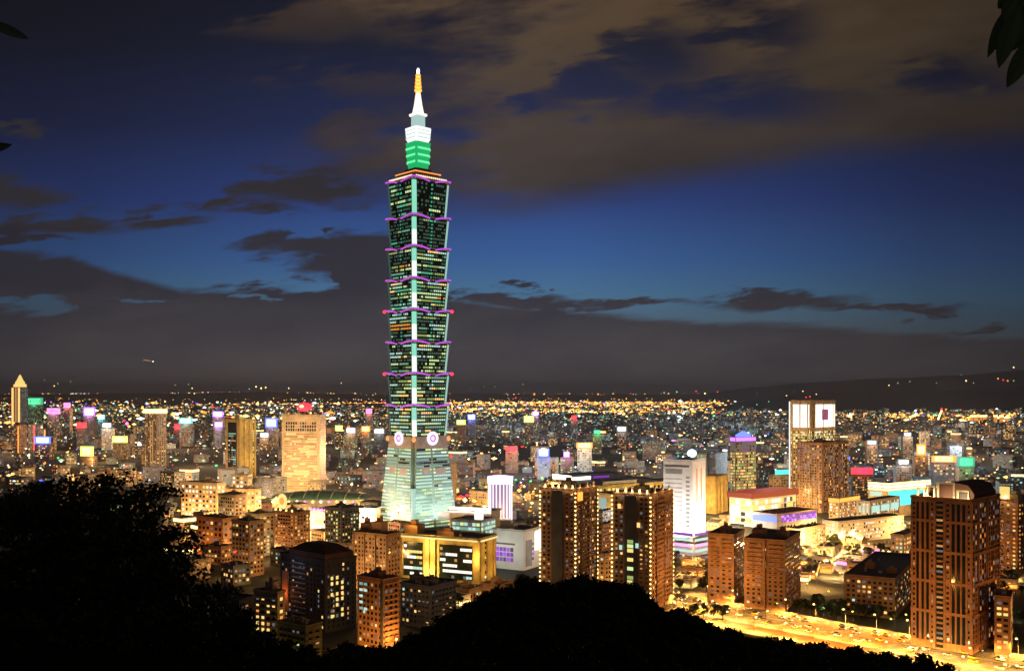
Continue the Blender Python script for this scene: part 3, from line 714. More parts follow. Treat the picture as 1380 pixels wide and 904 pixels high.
# shopping halls
s = Bld('shopping_hall', 'low white lit shopping hall under a bright red slanted roof', 'mall', 983, 1013, 1073, 672, 1120, 50, 'white')
b = MB(); o = 2.0
b.loft([[s.P(u, v, z) for u, v in ((-o, -o), (-o, s.d+o), (s.w+o, s.d+o), (s.w+o, -o))] for z in (s.z1+.01, s.z1 + 6)], 0); b.ob('red_fascia', em('fascia_red', (.42, .022, .008), .8), s.root)
s.grid('fs', fh=6, bw=6, fw=.8, fhh=.7, p=.85, pal=(('white', 3), ('yellow', 3), ('warm', 1))); s.flood('f', (1, .84, .55), 4.5, 16, 6, 2); s.flood('s', GOLD, 3.5, 16, 6, 3)
s = Bld('shopping_hall', 'cream shopping hall with a blue lit corner and violet patterned fascia', 'mall', 1014, 1047, 1101, 694, 1000, 50, 'cream')
s.roof(1, .5, 'redroof')
s.strip('f', .0, .97, s.z1 - 7, s.z1 - 1, 'L_blue', 'blue_fascia', .2, .6)
b = MB(); rg = random.Random(5); ms = ['L_violet', 'plum', 'violet']
for i in range(24):
    for j in range(3):
        q = s.C + s.g*(s.d*(.1 + .87*i/24)) + UP*(s.h - 8 + 2.5*j) + s.ns*.3; b.box(q, s.g*(s.d*.03), s.ns*.3, UP*2.1, rg.choice((0, 1, 1, 2)))
b.ob('violet_fascia', KE(*ms), s.root)
s.grid('s', fh=5, bw=5, fw=.5, fhh=.6, p=.3, pal=(('yellow', 2), ('warm', 1)), m1=10); s.flood('f', (.95, .92, 1), 2.4, 14, 4, 2); s.flood('s', (1, .72, .30), 2.2, 16, 5, 4)
s = Bld('exhibition_hall', 'wide hall with white roof light bands over a teal lit corner', 'hall', 1170, 1196, 1254, 660, 1190, 55, 'cream', dmin=50)
s.roof(.6)
for i in range(3):
    for fc in 'fs': s.strip(fc, .0, 1, s.z1 - 1 + i*3.4, s.z1 + 1.2 + i*3.4, 'L_gold' if i != 1 else 'L_white', 'light_band')
s.strip('s', .02, .85, s.z1 - 20, s.z1 - 2, 'L_cyan', 'teal_panel'); s.strip('f', .3, .9, s.z1 - 8, s.z1 - 3, 'teal', 'teal_panel'); s.flood('fs', GOLD, 1.6, 16, 8, 2)
s = lowblk('red topped shop block with a pale lit front left of the green striped block', 1117, 1131, 1158, 676, 1090, 45, 'cream', 41, .6, 3, 'shop', 'shop_block', pal=(('warm', 2), ('white', 2), ('dwarm', 2)))
for fc in 'fs': s.strip(fc, 0, 1, s.z1 - .5, s.z1 + 3.5, 'L_orange', 'red_fascia', .4, .5)
s = lowblk('white block with pale green upper floors in front of the teal lit hall', 1156, 1172, 1212, 676, 1060, 45, 'white', 42, .5, 5, 'office block', 'office_block', pal=(('white', 3), ('yellow', 1)))
for fc in 'fs': s.strip(fc, 0, 1, s.z1 - 12, s.z1 - 5, 'teal', 'green_band')
s.ribs('fs', [.02, .33, .66, .98], 2.0, .9)
s = lowblk('long white lit terrace building facing the bright square', 1108, 1130, 1218, 704, 980, 58, 'white', 43, .8, 5, 'terrace', 'terrace_building', pal=(('white', 3), ('yellow', 3), ('warm', 2)))
s = lowblk('cream block with a white lit forecourt at the corner of the bright square', 1060, 1076, 1112, 714, 940, 45, 'cream', 44, .7, 5, 'shop', 'shop_block', pal=(('yellow', 3), ('white', 2)))

# ------------------------------------------------------------------ centre: twin towers
def twin(label, xl, xc, xr, yt, Y, th, seed, yell):
    s = Bld('apartment_tower', label, 'tower', xl, xc, xr, yt, Y, th, 'brick', group='twin brown apartment towers')
    s.roof(1.0, .3, box=[(.25, .2, 8, 8, 5)], bm='tan')
    s.strip('f', .34, .66, 1, s.z1 - 1, 'slate', 'dark_bay', .06, 1.4)
    s.grid('f', fh=3.05, bw=3.1, fw=.46, fhh=.5, p=.06, pal=(('warm', 1), ('yellow', 1)), u0=0, u1=.33, indiv=40, seed=seed)
    s.grid('f', fh=3.05, bw=3.1, fw=.46, fhh=.5, p=.05, pal=(('warm', 1), ('yellow', 1)), u0=.67, u1=1, indiv=40, seed=seed+1)
    s.grid('s', fh=3.05, bw=3.3, fw=.5, fhh=.52, p=.03, pal=(('warm', 1),), indiv=40, seed=seed+2, zmax=s.z1 - 6)
    s.ribs('s', [.0, .28, .62, 1.0], .9, .7); s.ledges('s', 3.05, .8, .9, 'brick', .30, .60, 3.2); s.ledges('f', 3.05, .7, .9, 'brick', .08, .26, 3.2)
    # a string of lamps climbing each edge
    for pu, pv in ((s.w+.5, -.6), (-.6, -.6), (-.6, s.d+.3)):
        z = s.z0 + 4
        while z < s.z1:
            b = MB(); b.ball(s.P(pu, pv, z), .62, 0, 6, 4); b.ob('edge_lamp', M['L_gold'], s.root); z += 3.05
    for u in (.05, .25, .45, .62, .85):
        b = MB(); q = s.P(u*s.w, -.2, s.z1 + .6); b.box(q, s.e*1.3, s.g*1.3, UP*(3 + 2*(u == .45))); b.ob('roof_pier', M['cream'], s.root)
        lamp(q + s.nf*1.0 + UP*1.2 + s.e*.6, (1, .7, .35), 700, .25, s.root)
    for v in (.2, .55, .85):
        b = MB(); q = s.P(-.2, v*s.d, s.z1 + .6); b.box(q, s.e*1.3, s.g*1.3, UP*3.4); b.ob('roof_pier', M['cream'], s.root)
        lamp(q + s.ns*1.6 + UP*1.2, (1, .6, .25), 700, .25, s.root)
    if yell:
        s.strip('f', .40, .60, s.z0 + 8, s.z1 - 24, 'slate', 'stair_bay', 1.47, .3)
        b = MB(); ms = ['lime', 'yellow', 'slate', 'dlime']; rg = random.Random(3)
        for i in range(int((s.h - 34)/3.05)):
            q = s.C + s.e*(s.w*.42) + UP*(9 + i*3.05) + s.nf*1.78; b.box(q, s.e*(s.w*.16), s.nf*.1, UP*2.4, rg.choice((1, 1, 3, 0, 2)))
        b.ob('stair_windows', KE(*ms), s.root)['kind'] = 'stuff'
    s.flood('f', (1, .55, .2), .08, 30, 30, 2); s.flood('s', SOD, 1.7, 36, 20, 2)
    return s
s = twin('left one of the brown twin apartment towers, lamps up its edges, small red rooftop sign', 729, 775, 804, 660, 700, 33, 51, False)
b = MB(); b.box(s.P(-.3, .1*s.d, s.z1 - 8), s.g*6, s.ns*.8, UP*6); b.ob('red_sign', M['L_orange'], s.root)
s = twin('brown twin apartment tower with a yellow lit stair bay, right of the pair', 826, 876, 906, 667, 670, 31, 52, True)
for u, zz, m in ((.72, 38, 'cool'), (.28, 36, 'cool'), (.24, 22, 'warm'), (.76, 10, 'warm')):
    b = MB(); b.box(s.C + s.e*(s.w*u) + UP*(s.h - zz) + s.nf*1.6, s.e*2.2, s.nf*.2, UP*3.2); b.ob('bright_window', M[m], s.root)
lowblk('orange lit low block between the twin apartment towers', 802, 815, 832, 748, 760, 40, 'tan', 53, .3, 1.6)
lowblk('brown mid-rise block with a blank front between the twin apartment towers', 801, 812, 834, 708, 900, 35, 'brick', 54, .05, .25)
lowblk('grey block with a pale lit roof room between the twin apartment towers', 802, 812, 830, 690, 1000, 35, 'pale', 55, .1, .5)

# ------------------------------------------------------------------ centre: office building with gold columns, in front of the skyscraper
s = Bld('office_building', 'wide dark glass office building with gold lit columns and a gold roof line', 'office building', 533, 645, 668, 728, 770, 26, 'gold')
s.roof(1.4, .8, box=[(.35, .3, 16, 10, 4), (.8, .3, 12, 12, 7)], bm='rust')
for u0, u1 in ((.07, .46), (.66, .90)):
    s.strip('f', u0, u1, s.z0 + 2, s.z1 - 5, 'glass', 'curtain_wall', .05, .2)
    s.grid('f', fh=3.7, bw=2.6, fw=.92, fhh=.5, p=.46, pal=(('white', 5), ('cool', 2), ('yellow', 1)), dark='glass', run=5, u0=u0, u1=u1, mu=.4, indiv=100 if u0 < .1 else 60, seed=61, m1=6, off=.3)
s.ribs('f', [.005, .53, .60, .95], 4.2, 1.6, 'gold', name='column')
s.ribs('s', [.12, .5, .88], 3.6, 1.2, 'gold', name='column')
s.grid('s', fh=3.7, bw=5, fw=.35, fhh=.45, p=.5, pal=(('white', 1), ('yellow', 1)), u0=.25, u1=.75, seed=62, indiv=30)
gl = em('cornice_gold', (1, .74, .28), 1.1)
for fc in 'fs':
    o, e, n, L = (s.C, s.e, s.nf, s.w) if fc == 'f' else (s.C, s.g, s.ns, s.d)
    b = MB(); b.box(o + UP*(s.h - 1.2) + n*1.7, e*L, n*.5, UP*1.3); b.ob('roof_light', gl, s.root)
lamp(s.P(.56*s.w, -9, 6), (1, .70, .18), 20000, .5, s.root); lamp(s.P(.56*s.w, -9, 28), (1, .72, .2), 14000, .5, s.root)
lamp(s.P(.96*s.w, -8, 20), (1, .55, .12), 12000, .5, s.root); s.flood('s', (1, .58, .10), 3.2, 7, 8, 2); s.flood('s', (1, .58, .10), 2.6, 7, 26, 2); lamp(s.P(.02*s.w, -8, 20), (1, .6, .15), 12000, .5, s.root)
lamp(s.P(.85*s.w, .1*s.d, s.z1 + 8), (1, .6, .15), 4500, .5, s.root); lamp(s.P(.4*s.w, .05*s.d, s.z1 + 6), (1, .6, .2), 2500, .5, s.root)
s = Bld('office_building', 'white office building with violet lit windows and a bright white lamp wall', 'office building', 664, 706, 729, 716, 830, 30, 'white')
s.roof(1, .4, box=[(.5, .3, 12, 8, 4)])
s.grid('f', fh=3.6, bw=3.2, fw=.88, fhh=.82, p=.95, pal=(('violet', 4), ('plum', 3)), dark='slate', u0=.30, u1=.92, m0=6, m1=14, indiv=60, seed=63)
s.strip('f', .28, .94, s.z1 - 12, s.z1 - 10.6, 'slate', 'dark_band'); s.strip('s', .1, .45, s.z1 - 30, s.z1 - 8, 'grey', 'side_bay')
s.grid('s', fh=3.6, bw=3.4, fw=.8, fhh=.5, p=.6, pal=(('violet', 3), ('white', 1), ('dgrey', 3)), dark='slate', u0=.12, u1=.62, m0=6, m1=10, seed=64, indiv=30)
b = MB(); b.box(s.P(-.2, .62*s.d, s.z1 - 18), s.g*(.34*s.d), s.ns*.6, UP*16); b.ob('lit_panel', em('panel_ivory', (1, .97, .84), 1.6), s.root)
s.flood('f', (.92, 1, .84), 1.3, 22, 18, 2); s.flood('s', (1, .95, .8), 1.8, 20, 16, 1)

# halls and low roofs around the skyscraper
s = Bld('low_hall', 'low hall with a long white lit roof edge right of the skyscraper base', 'hall', 606, 662, 674, 690, 990, 20, 'cream', dmin=40)
s.roof(1.0, 1.5); s.strip('f', 0, 1, s.z1 - 1, s.z1 + 4, 'L_white', 'roof_light', .8, .6); s.flood('f', (1, .9, .7), 2.0, 12, 3, 3)
s = Bld('shop_block', 'low glass shop block with pale green lit windows right of the skyscraper base', 'shop', 608, 648, 668, 702, 930, 26, 'pale'); s.roof(.6)
s.grid('fs', fh=4, bw=4, fw=.85, fhh=.7, p=.9, pal=(('teal', 3), ('cool', 2), ('lime', 2), ('dteal', 2))); s.flood('fs', (.9, 1, .9), .8, 12, 4, 2)
b = MB(); b.box(s.P(.02*s.w, .05*s.d, s.z1 + 1), s.e*7, s.g*5, UP*8); b.ob('lit_stair_house', em('panel_pale', (1, .97, .86), 1.3), s.root)
s = Bld('tan_slab', 'thin tan slab tower showing just right of the skyscraper base', 'office block', 599, 604, 615, 625, 1330, 45, 'tan'); s.roof(.6); s.ribs('s', [.1, .4, .7, .98], 1, .5); s.flood('s', SOD, 1.3, 20, 12, 1); s.flood('f', SOD, .8, 20, 12, 1)
# white columned drum with violet light
p = W(674, 0, 1150); b0 = empty('columned_drum', (p.x, p.y, 0), 'white lit drum building with vertical columns and violet glowing roof', 'hall')
rad = 13.5; zt = W(0, 644, 1150).z
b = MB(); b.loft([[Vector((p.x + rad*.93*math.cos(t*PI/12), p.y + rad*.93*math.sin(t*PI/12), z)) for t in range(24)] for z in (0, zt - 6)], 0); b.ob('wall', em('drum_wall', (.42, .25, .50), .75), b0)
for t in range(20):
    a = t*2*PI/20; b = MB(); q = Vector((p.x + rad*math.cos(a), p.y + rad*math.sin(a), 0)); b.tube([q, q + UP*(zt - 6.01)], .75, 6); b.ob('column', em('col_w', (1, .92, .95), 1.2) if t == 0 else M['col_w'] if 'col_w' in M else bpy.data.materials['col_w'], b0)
b = MB(); b.loft([[Vector((p.x + rr*math.cos(t*PI/12), p.y + rr*math.sin(t*PI/12), z)) for t in range(24)] for z, rr in ((zt - 6, rad+1), (zt + 2, rad+1.4), (zt + 3, rad*.6))], 0); b.ob('glowing_roof', em('drum_roof', (.85, .62, 1), 2.0, True), b0)
lamp(p + Vector((0, -5, 0)) + UP*(zt - p.z + 14), (.25, .15, 1), 60000, 1.5, b0); lamp(Vector((p.x - 42, p.y + 10, 22)), (.28, .10, 1), 36000, 1.5, b0)
SKYLINE.append((655, 692, 638, 1150, p, 18))
# convention hall
s = Bld('convention_hall', 'long low cream convention hall with stepped roofs behind the twin towers', 'hall', 738, 800, 912, 656, 1260, 55, 'gold', dmin=60)
s.roof(1.2, 1.5); s.strip('s', .1, .5, s.z1 + 1, s.z1 + 6, 'pale', 'roof_band'); s.strip('f', .05, .9, s.z1 - 3, s.z1 + .5, 'L_gold', 'roof_light', .8, .5)
s.grid('fs', fh=6, bw=7, fw=.5, fhh=.5, p=.3, pal=(('warm', 2), ('yellow', 2), ('lime', 1))); s.flood('f', (1, .78, .45), 3.5, 18, 12, 3); s.flood('s', (1, .74, .3), 3.2, 20, 12, 5)
s = Bld('convention_wing', 'ochre lit lower wing in front of the long convention hall', 'hall', 800, 832, 905, 668, 1150, 55, 'gold', dmin=40); s.roof(1.0, .8); s.flood('f', (1, .8, .35), 3, 14, 10, 2); s.flood('s', (1, .72, .22), 2.8, 16, 10, 4)
s.strip('f', .45, .75, s.z0 + 8, s.z1 - 4, 'dcool', 'blue_window'); s.grid('s', fh=6, bw=6, fw=.4, fhh=.4, p=.35, pal=(('yellow', 1),))
s = Bld('convention_roof', 'white and red lit roof storey rising at the left end of the convention hall', 'hall', 745, 770, 842, 642, 1340, 55, 'pale', dmin=40); s.roof(1); s.strip('f', 0, 1, s.z1 - 5, s.z1 + 1, 'L_white', 'roof_light'); s.strip('s', 0, .35, s.z1 - 5, s.z1 - 1, 'L_white', 'roof_light'); s.strip('s', .4, .7, s.z1 - 4, s.z1 - 1, 'plum', 'roof_light'); s.flood('f', (1, .8, .65), 1.2, 16, 6, 2)

# ------------------------------------------------------------------ left: towers over the skyline
s = Bld('office_tower', 'broad orange lit office tower with a red glowing dome sign on its roof', 'office tower', 380, 431, 439, 560, 1500, 12, 'cream')
s.roof(1.5, .3)
s.grid('f', fh=3.7, bw=3.0, fw=.86, fhh=.55, p=.55, pal=(('yellow', 2), ('warm', 3), ('lime', 1), ('dwarm', 5)), dark='brick', run=6, u0=.06, u1=.95, m0=4, m1=26, seed=71)
s.grid('f', fh=5, bw=3.6, fw=.7, fhh=.75, p=0, dark='glass', u0=.08, u1=.92, zmin=s.z1 - 24, zmax=s.z1 - 9, name='vent')
s.grid('s', fh=3.7, bw=4, p=.1, pal=(('dwarm', 1),), dark='brick'); s.ribs('f', [.03, .97], 3.5, .8)
s.flood('f', (1, .60, .30), 2.8, 50, 45, 2); s.flood('f', (1, .6, .3), 1.8, 26, 100, 2); s.flood('f', (1, .5, .15), 1.6, 16, 5, 2); s.flood('s', (1, .62, .5), 2.2, 20, 60, 1)
b = MB(); q = s.P(.45*s.w, .3*s.d, s.z1 + 2); b.tube([q, q + UP*6], 1, 6, 1); b.ball(q + UP*11, 12, 0, 14, 6, .55); b.ob('dome_sign', [M['L_red'], M['steel']], s.root)
b = MB(); b.ball(q + UP*12 + s.nf*10, 3.6, 0, 8, 5, .6); b.ob('sign_core', M['L_gold'], s.root); lamp(q + UP*24 + s.nf*12, (1, .05, .05), 14000, 1, s.root)
b = MB(); q = W(411, 656, 1440); 
s = Bld('office_tower', 'dark fronted office tower with a gold lit right side, left of the red-domed one', 'office tower', 304, 321, 345, 566, 1750, 38, 'gold')
s.roof(1.5, box=[(.2, .2, 12, 12, 6)], bm='cream')
s.strip('f', .12, .80, s.z0 + 20, s.z1 - 4, 'glass', 'dark_front', .06, .3); s.grid('f', fh=4, bw=4, fw=.85, fhh=.6, p=.35, pal=(('dteal', 3), ('cool', 1), ('dwarm', 1)), dark='glass', run=3, u0=.14, u1=.78, m0=24, m1=22, off=.45, seed=73)
s.ribs('s', [.08, .36, .64, .92], 3.4, 2, 'gold'); s.flood('s', (1, .66, .14), 1.9, 26, 30, 2); s.flood('s', (1, .7, .2), 1.6, 16, 92, 2); s.flood('f', (1, .52, .2), .9, 30, 40, 2); lamp(s.P(.1*s.w, .4*s.d, s.z1 + 16), (1, .8, .2), 16000, 1, s.root)
s.grid('s', fh=4, bw=6, fw=.3, fhh=.5, p=.5, pal=(('lime', 1), ('yellow', 1)), u0=.7, u1=1, off=.2)
s = Bld('office_tower', 'dark tower with a bright gold lit cornice and pale lit stair columns', 'office tower', 195, 211, 224, 556, 2000, 38, 'tan')
s.roof(1.5)
for fc in 'fs': s.strip(fc, -.04, 1.04, s.z1 - 1, s.z1 + 7, 'L_gold', 'lit_cornice', .5, 1.5)
s.grid('fs', fh=3.8, bw=5, fw=.5, fhh=.6, p=.16, pal=(('warm', 2), ('yellow', 2), ('dwarm', 4)), dark='glass', colp=.12, seed=74); s.flood('s', GOLD, .8, 30, 30, 1); s.flood('f', SOD, .3, 30, 20, 1)
for u in (.3, .46): s.strip('f', u, u+.07, s.z0 + 4, s.z1 - 16, 'dwarm', 'stair_light')
# far stepped tower with a peaked lit top
s = Bld('stepped_skyscraper', 'far slender gold lit skyscraper with stepped peaked top and a red lamp', 'skyscraper', 16, 27, 38, 522, 4800, 40, 'gold')
s.roof(2); 
for u0, u1, m in ((0, .22, 'warm'), (.4, .6, 'dwarm'), (.78, 1, 'warm')): s.strip('f', u0, u1, 2, s.z1 - 1, m, 'lit_pier', .2, 1.5)
s.grid('s', fh=5, bw=7, fw=.5, fhh=.6, p=.6, pal=(('dcool', 2), ('dgrey', 2)), dark='glass')
b = MB(); r0 = [(0, 0), (0, 1), (1, 1), (1, 0)]
b.loft([[s.P((.5 + (u-.5)*k)*s.w, (.5 + (v-.5)*k)*s.d, s.z1 + z) for u, v in r0] for k, z in ((.8, 2.1), (.8, 16), (.6, 17), (.6, 28), (.5, 29), (.08, 62))], 0, ms=[0, 0, 1, 0, 1, 1]); b.ob('peaked_top', KE('warm', 'yellow'), s.root)
s.mast(.5, .5, 80, 'L_red')
# neighbour towers on the far left
FL = (('slate', 'dark block with a vertical red lit edge near the far stepped skyscraper', 38, 48, 58, 572, 2600, 'L_red'), ('brick', 'brown block with orange lit piers left of the red-edged one', 18, 26, 36, 573, 2500, 'L_orange'), ('slate', 'dark block with two orange lit stripes right of the red-edged one', 52, 62, 72, 578, 2450, 'L_orange'))
for wl, lb, a, c_, d_, yt, Y, mm in FL:
    s = Bld('office_block', lb, 'office block', a, c_, d_, yt, Y, 35, wl); s.roof(1); s.grid('fs', fh=4, bw=4, p=.3, pal=(('dwarm', 3), ('warm', 1), ('dgrey', 2))); s.strip('f', .1, .25, 3, s.z1 - 2, mm, 'lit_pier')

# domed green hall and the bright quarter to its left
p = W(433, 0, 1330); dm = empty('vaulted_hall', (p.x, p.y, 0), 'broad low hall with a dark green vaulted roof and pink white lit eaves', 'hall')
b = MB()
for st in range(1):
    rings = []
    for i in range(15):
        t = -1 + 2*i/14; x = p.x + 62*t; hh = 20 - 6*t*t
        rings.append([Vector((x, p.y - 30 + 60*j/10, 12 + (hh-12)*math.sin(PI*j/10)**.8 if 0 < j < 10 else 12)) for j in range(11)] + [Vector((x, p.y + 30, 10)), Vector((x, p.y - 30, 10))])
    b.loft(rings, 0, True, True)
b.ob('vaulted_roof', M['greenroof'], dm)
for i in range(7):
    x = p.x - 54 + i*18; b = MB(); b.tube([Vector((x, p.y - 30 + 60*j/10, 12.5 + (19.6 - 6*((x-p.x)/62)**2 - 12)*math.sin(PI*j/10)**.8)) for j in range(11)], .7, 5); b.ob('roof_rib', M['pale'], dm)
b = MB(); b.box(Vector((p.x - 60, p.y - 28, 0)), Vector((120, 0, 0)), Vector((0, 56, 0)), UP*9.98); b.ob('wall', M['cream'], dm)
for i in range(12):
    b = MB(); b.ball(Vector((p.x - 57 + i*10.4, p.y - 31.5, 8)), 1.6, 0, 6, 4); b.ob('eave_lamp', M[('L_white', 'L_pink', 'L_gold')[i % 3]], dm)
lamp(Vector((p.x - 20, p.y - 50, 24)), (.8, 1, .7), 9000, 1, dm); lamp(Vector((p.x + 30, p.y - 55, 24)), (1, .8, .7), 9000, 1, dm)
SKYLINE.append((370, 496, 656, 1330, p, 70))
LOWL = [  # label, xl, xc, xr, ytop, Y, th, wall, p, E, palette, colour
 ('brilliant orange lit hall covered in white lights at the tree edge', 244, 292, 304, 652, 1130, 25, 'cream', .55, 3.0, (('white', 4), ('warm', 3)), (1, .45, .12)),
 ('long orange fronted hall with a cream roof storey beside the brilliant one', 300, 344, 352, 660, 1180, 15, 'cream', .35, 2.2, (('warm', 3), ('white', 2)), (1, .45, .16)),
 ('small cream lit pavilion on the roofs behind the orange halls', 312, 334, 340, 640, 1420, 15, 'cream', .4, 1.8, (('white', 2), ('warm', 2)), (1, .6, .3)),
 ('beige apartment tower in front of the orange fronted hall', 294, 316, 332, 668, 960, 38, 'tan', .15, .7, (('warm', 1), ('cool', 1)), (1, .6, .3)),
 ('slender cream apartment tower with a lime lit stair right of the beige one', 330, 348, 370, 694, 900, 38, 'cream', .30, .9, (('yellow', 2), ('lime', 2), ('warm', 1)), (1, .8, .4)),
 ('low orange lit block under the brilliant hall, partly behind trees', 266, 300, 322, 700, 900, 35, 'rust', .15, 1.4, (('amber', 2), ('warm', 1)), (1, .38, .08)),
 ('dim brown apartment tower with water tanks near the orange low block', 312, 336, 356, 704, 800, 35, 'brick', .16, .5, (('warm', 1), ('yellow', 1)), (1, .5, .15)),
 ('white and pink lit market building below the vaulted hall', 418, 452, 474, 690, 1010, 35, 'white', .7, 2.2, (('white', 3), ('warm', 1)), (1, .72, .62)),
 ('bright canopy building with a white lit curved front by the skyscraper foot', 468, 505, 516, 686, 1110, 15, 'white', .6, 3.0, (('white', 2), ('yellow', 1)), (1, .8, .5)),
 ('cream shop building with a round gold lit sign left of the market building', 372, 392, 420, 682, 1080, 40, 'cream', .55, 2.2, (('white', 2), ('warm', 2)), (1, .7, .35)),
]
for i, (lb, a, c_, d_, yt, Y, th, wl, p_, E0, pal, colr) in enumerate(LOWL):
    s = Bld('apartment_tower' if 'tower' in lb else 'lit_hall', lb, 'tower' if 'tower' in lb else 'building', a, c_, d_, yt, Y, th, wl); s.roof(1, .4, box=[(.3, .3, 6, 6, 3)])
    s.grid('fs', fh=3.4 if 'tower' in lb else 5, bw=3.4 if 'tower' in lb else 5, fw=.55, fhh=.5, p=p_, pal=pal, seed=80+i, indiv=40 if Y < 1000 else 0)
    s.flood('f', colr, E0*1.6, 18, 9, 2); s.flood('s', colr, E0*1.4, 18, 9, 2); s.flood('f', colr, E0*1.0, 7, 3, 3)
    if i < 2: s.flood('fs', colr, 4.5, 16, 12, 3)
    if 'pink' in lb:
        for k in range(7): 
            b = MB(); b.ball(s.P(s.w*(k+.5)/7, -1.5, s.z1 + 1.5), 1.5, 0, 6, 4); b.ob('pink_lamp', M['L_pink'], s.root)
    if 'round gold' in lb:
        b = MB(); q = s.P(.5*s.w, -1, s.z1 + 5); b.loft([[q + s.e*(8*math.cos(t*PI/10)) + UP*(8*math.sin(t*PI/10)) + s.nf*o for t in range(20)] for o in (0, 1)], 0, True, True); b.ob('round_sign', em('sign_gold', (1, .62, .2), 1.3), s.root)
        b = MB(); b.loft([[q + s.e*(4*math.cos(t*PI/10)) + UP*(4*math.sin(t*PI/10)) + s.nf*o for t in range(20)] for o in (1.01, 1.4)], 0, True, True); b.ob('sign_centre', M['amber'], s.root)

# ------------------------------------------------------------------ near left: apartment towers
def apt(label, xl, xc, xr, yt, Y, th, wall, seed, p=.08, E=((SOD, .3, 25, 15),), fcs='fs', boxes=((.25, .2, 6, 6, 4),), pal=(('warm', 3), ('yellow', 3), ('cool', 1)), bal=None, colp=0, group=None, bw=3.2, fw=.5, indiv=100, name='apartment_tower', z0=0):
    s = Bld(name, label, 'tower' if 'tower' in name else 'apartment block', xl, xc, xr, yt, Y, th, wall, z0=z0, group=group)
    s.roof(1.0, .35, box=boxes)
    s.grid('fs', fh=3.1, bw=bw, fw=fw, fhh=.52, p=p, pal=pal, seed=seed, colp=colp, indiv=indiv)
    for f, u0, u1 in (bal or ()): s.ledges(f, 3.1, .9, 1.0, wall, u0, u1, 3.0)
    for colr, e_, d_, z_ in E: s.flood(fcs, colr, e_, d_, z_, 2)
    return s
s = apt('brown apartment tower with gold lamps on its roof, between the market building and cream towers', 370, 396, 417, 692, 880, 38, 'brick', 101, .34, ((SOD, .55, 18, 8),), pal=(('amber', 3), ('warm', 3)), bal=(('f', .1, .9),), colp=.2)
for u in (.1, .4, .7, .95):
    b = MB(); b.ball(s.P(u*s.w, .2, s.z1 + 2.2), .9, 0, 6, 4); b.ob('roof_lamp', M['L_gold'], s.root)
apt('dark apartment tower with lime lit windows on one side, just left of the skyscraper foot', 438, 460, 484, 686, 900, 38, 'slate', 102, .14, ((SOD, .25, 18, 8),), pal=(('lime', 3), ('yellow', 3), ('warm', 1)), colp=.22)
s = apt('stepped reddish brown tower in front of the skyscraper, orange lamp on its roof', 476, 522, 540, 722, 735, 30, 'brick', 103, .03, ((SOD, .14, 30, 20),), boxes=((.25, .2, 9, 8, 9), (.66, .3, 8, 7, 7)))
s.flood('s', SOD, 1.4, 24, 14, 1); b = MB(); b.ball(s.P(.3*s.w, .1*s.d, s.z1 + 14), 1.3, 0, 8, 5); b.ob('roof_lamp', M['L_orange'], s.root)
s.ribs('f', [.02, .34, .66, .98], 1, 1.2)
s = apt('large dark apartment tower with a hipped roof and columns of yellow windows', 378, 438, 480, 757, 610, 42, 'dark', 104, .03, ((SOD, .05, 30, 30),), boxes=((.1, .2, 8, 6, 3),), pal=(('yellow', 4), ('warm', 1)), bw=3.6, fw=.34)
s.grid('s', fh=3.1, bw=3.8, fw=.46, fhh=.62, p=.55, pal=(('yellow', 3), ('warm', 1)), dark='glass', u0=.1, u1=.66, m0=8, m1=9, indiv=70, seed=9, off=.12, name='lit_window')
s.strip('f', .80, .93, s.z0 + 8, s.z1 - 10, 'brick', 'red_bay', .07, .9); s.ledges('f', 3.1, .9, .8, 'grey', .42, .72, 3.0); lamp(s.P(.86*s.w, -5, 20), (1, .22, .06), 1500, .3, s.root); lamp(s.P(.6*s.w, -14, 40), (.8, .8, 1), 1200, .5, s.root)
b = MB(); b.loft([[s.P((.5 + (u-.5)*k)*s.w*.8, (.5 + (v-.5)*k)*s.d*.9, s.z1 + z) for u, v in r0] for k, z in ((1, .4), (1, 4.5), (.5, 9), (.2, 9.5))], 0); b.ob('hipped_roof', M['tile'], s.root)
s = apt('orange lit twin-wing apartment tower with a dark slit down its middle', 482, 516, 538, 783, 570, 40, 'rust', 105, .03, ((SOD, .55, 14, 6),), boxes=((.3, .2, 7, 6, 4),), pal=(('cool', 1), ('yellow', 1)), bal=(('s', .05, .95),), bw=2.9)
s.strip('f', -.02, .05, 1, s.z1 - 1, 'dark', 'dark_slit', .02, 1.2); s.flood('s', SOD, 1.6, 12, 3, 2); s.flood('f', SOD, .9, 10, 3, 2); s.flood('s', SOD, .5, 30, 26, 1)
s.grid('f', fh=3.1, bw=3.2, fw=.75, fhh=.42, p=.5, pal=(('cool', 2), ('dcool', 3)), dark='grey', u0=.55, u1=.98, m0=20, indiv=30, seed=8, off=.2, name='balcony_window')
apt('dim ochre apartment block with rows of yellow balconies at the tree edge', 342, 374, 384, 800, 530, 25, 'tan', 106, .30, ((GOLD, .22, 16, 8),), boxes=((.3, .3, 5, 5, 5),), pal=(('yellow', 4), ('warm', 2), ('amber', 2)), bal=(('f', .03, .97),), colp=.5, name='apartment_block')
apt('greenish low apartment block with long balconies in the lower left', 374, 412, 434, 846, 500, 36, 'gold', 107, .10, (((.9, 1, .35), .16, 12, 5),), boxes=((.3, .3, 5, 5, 2),), pal=(('lime', 2), ('yellow', 2)), bal=(('f', .03, .97), ('s', .03, .97)), name='apartment_block')
apt('dark grey apartment block with stepped roof left of the black hill', 540, 580, 615, 792, 620, 36, 'slate', 108, .10, ((WHT, .06, 25, 20),), boxes=((.1, .2, 7, 6, 4), (.6, .2, 7, 6, 5)), pal=(('warm', 2), ('cool', 2), ('yellow', 1)), bal=(('f', .05, .45), ('s', .1, .9)), name='apartment_block')
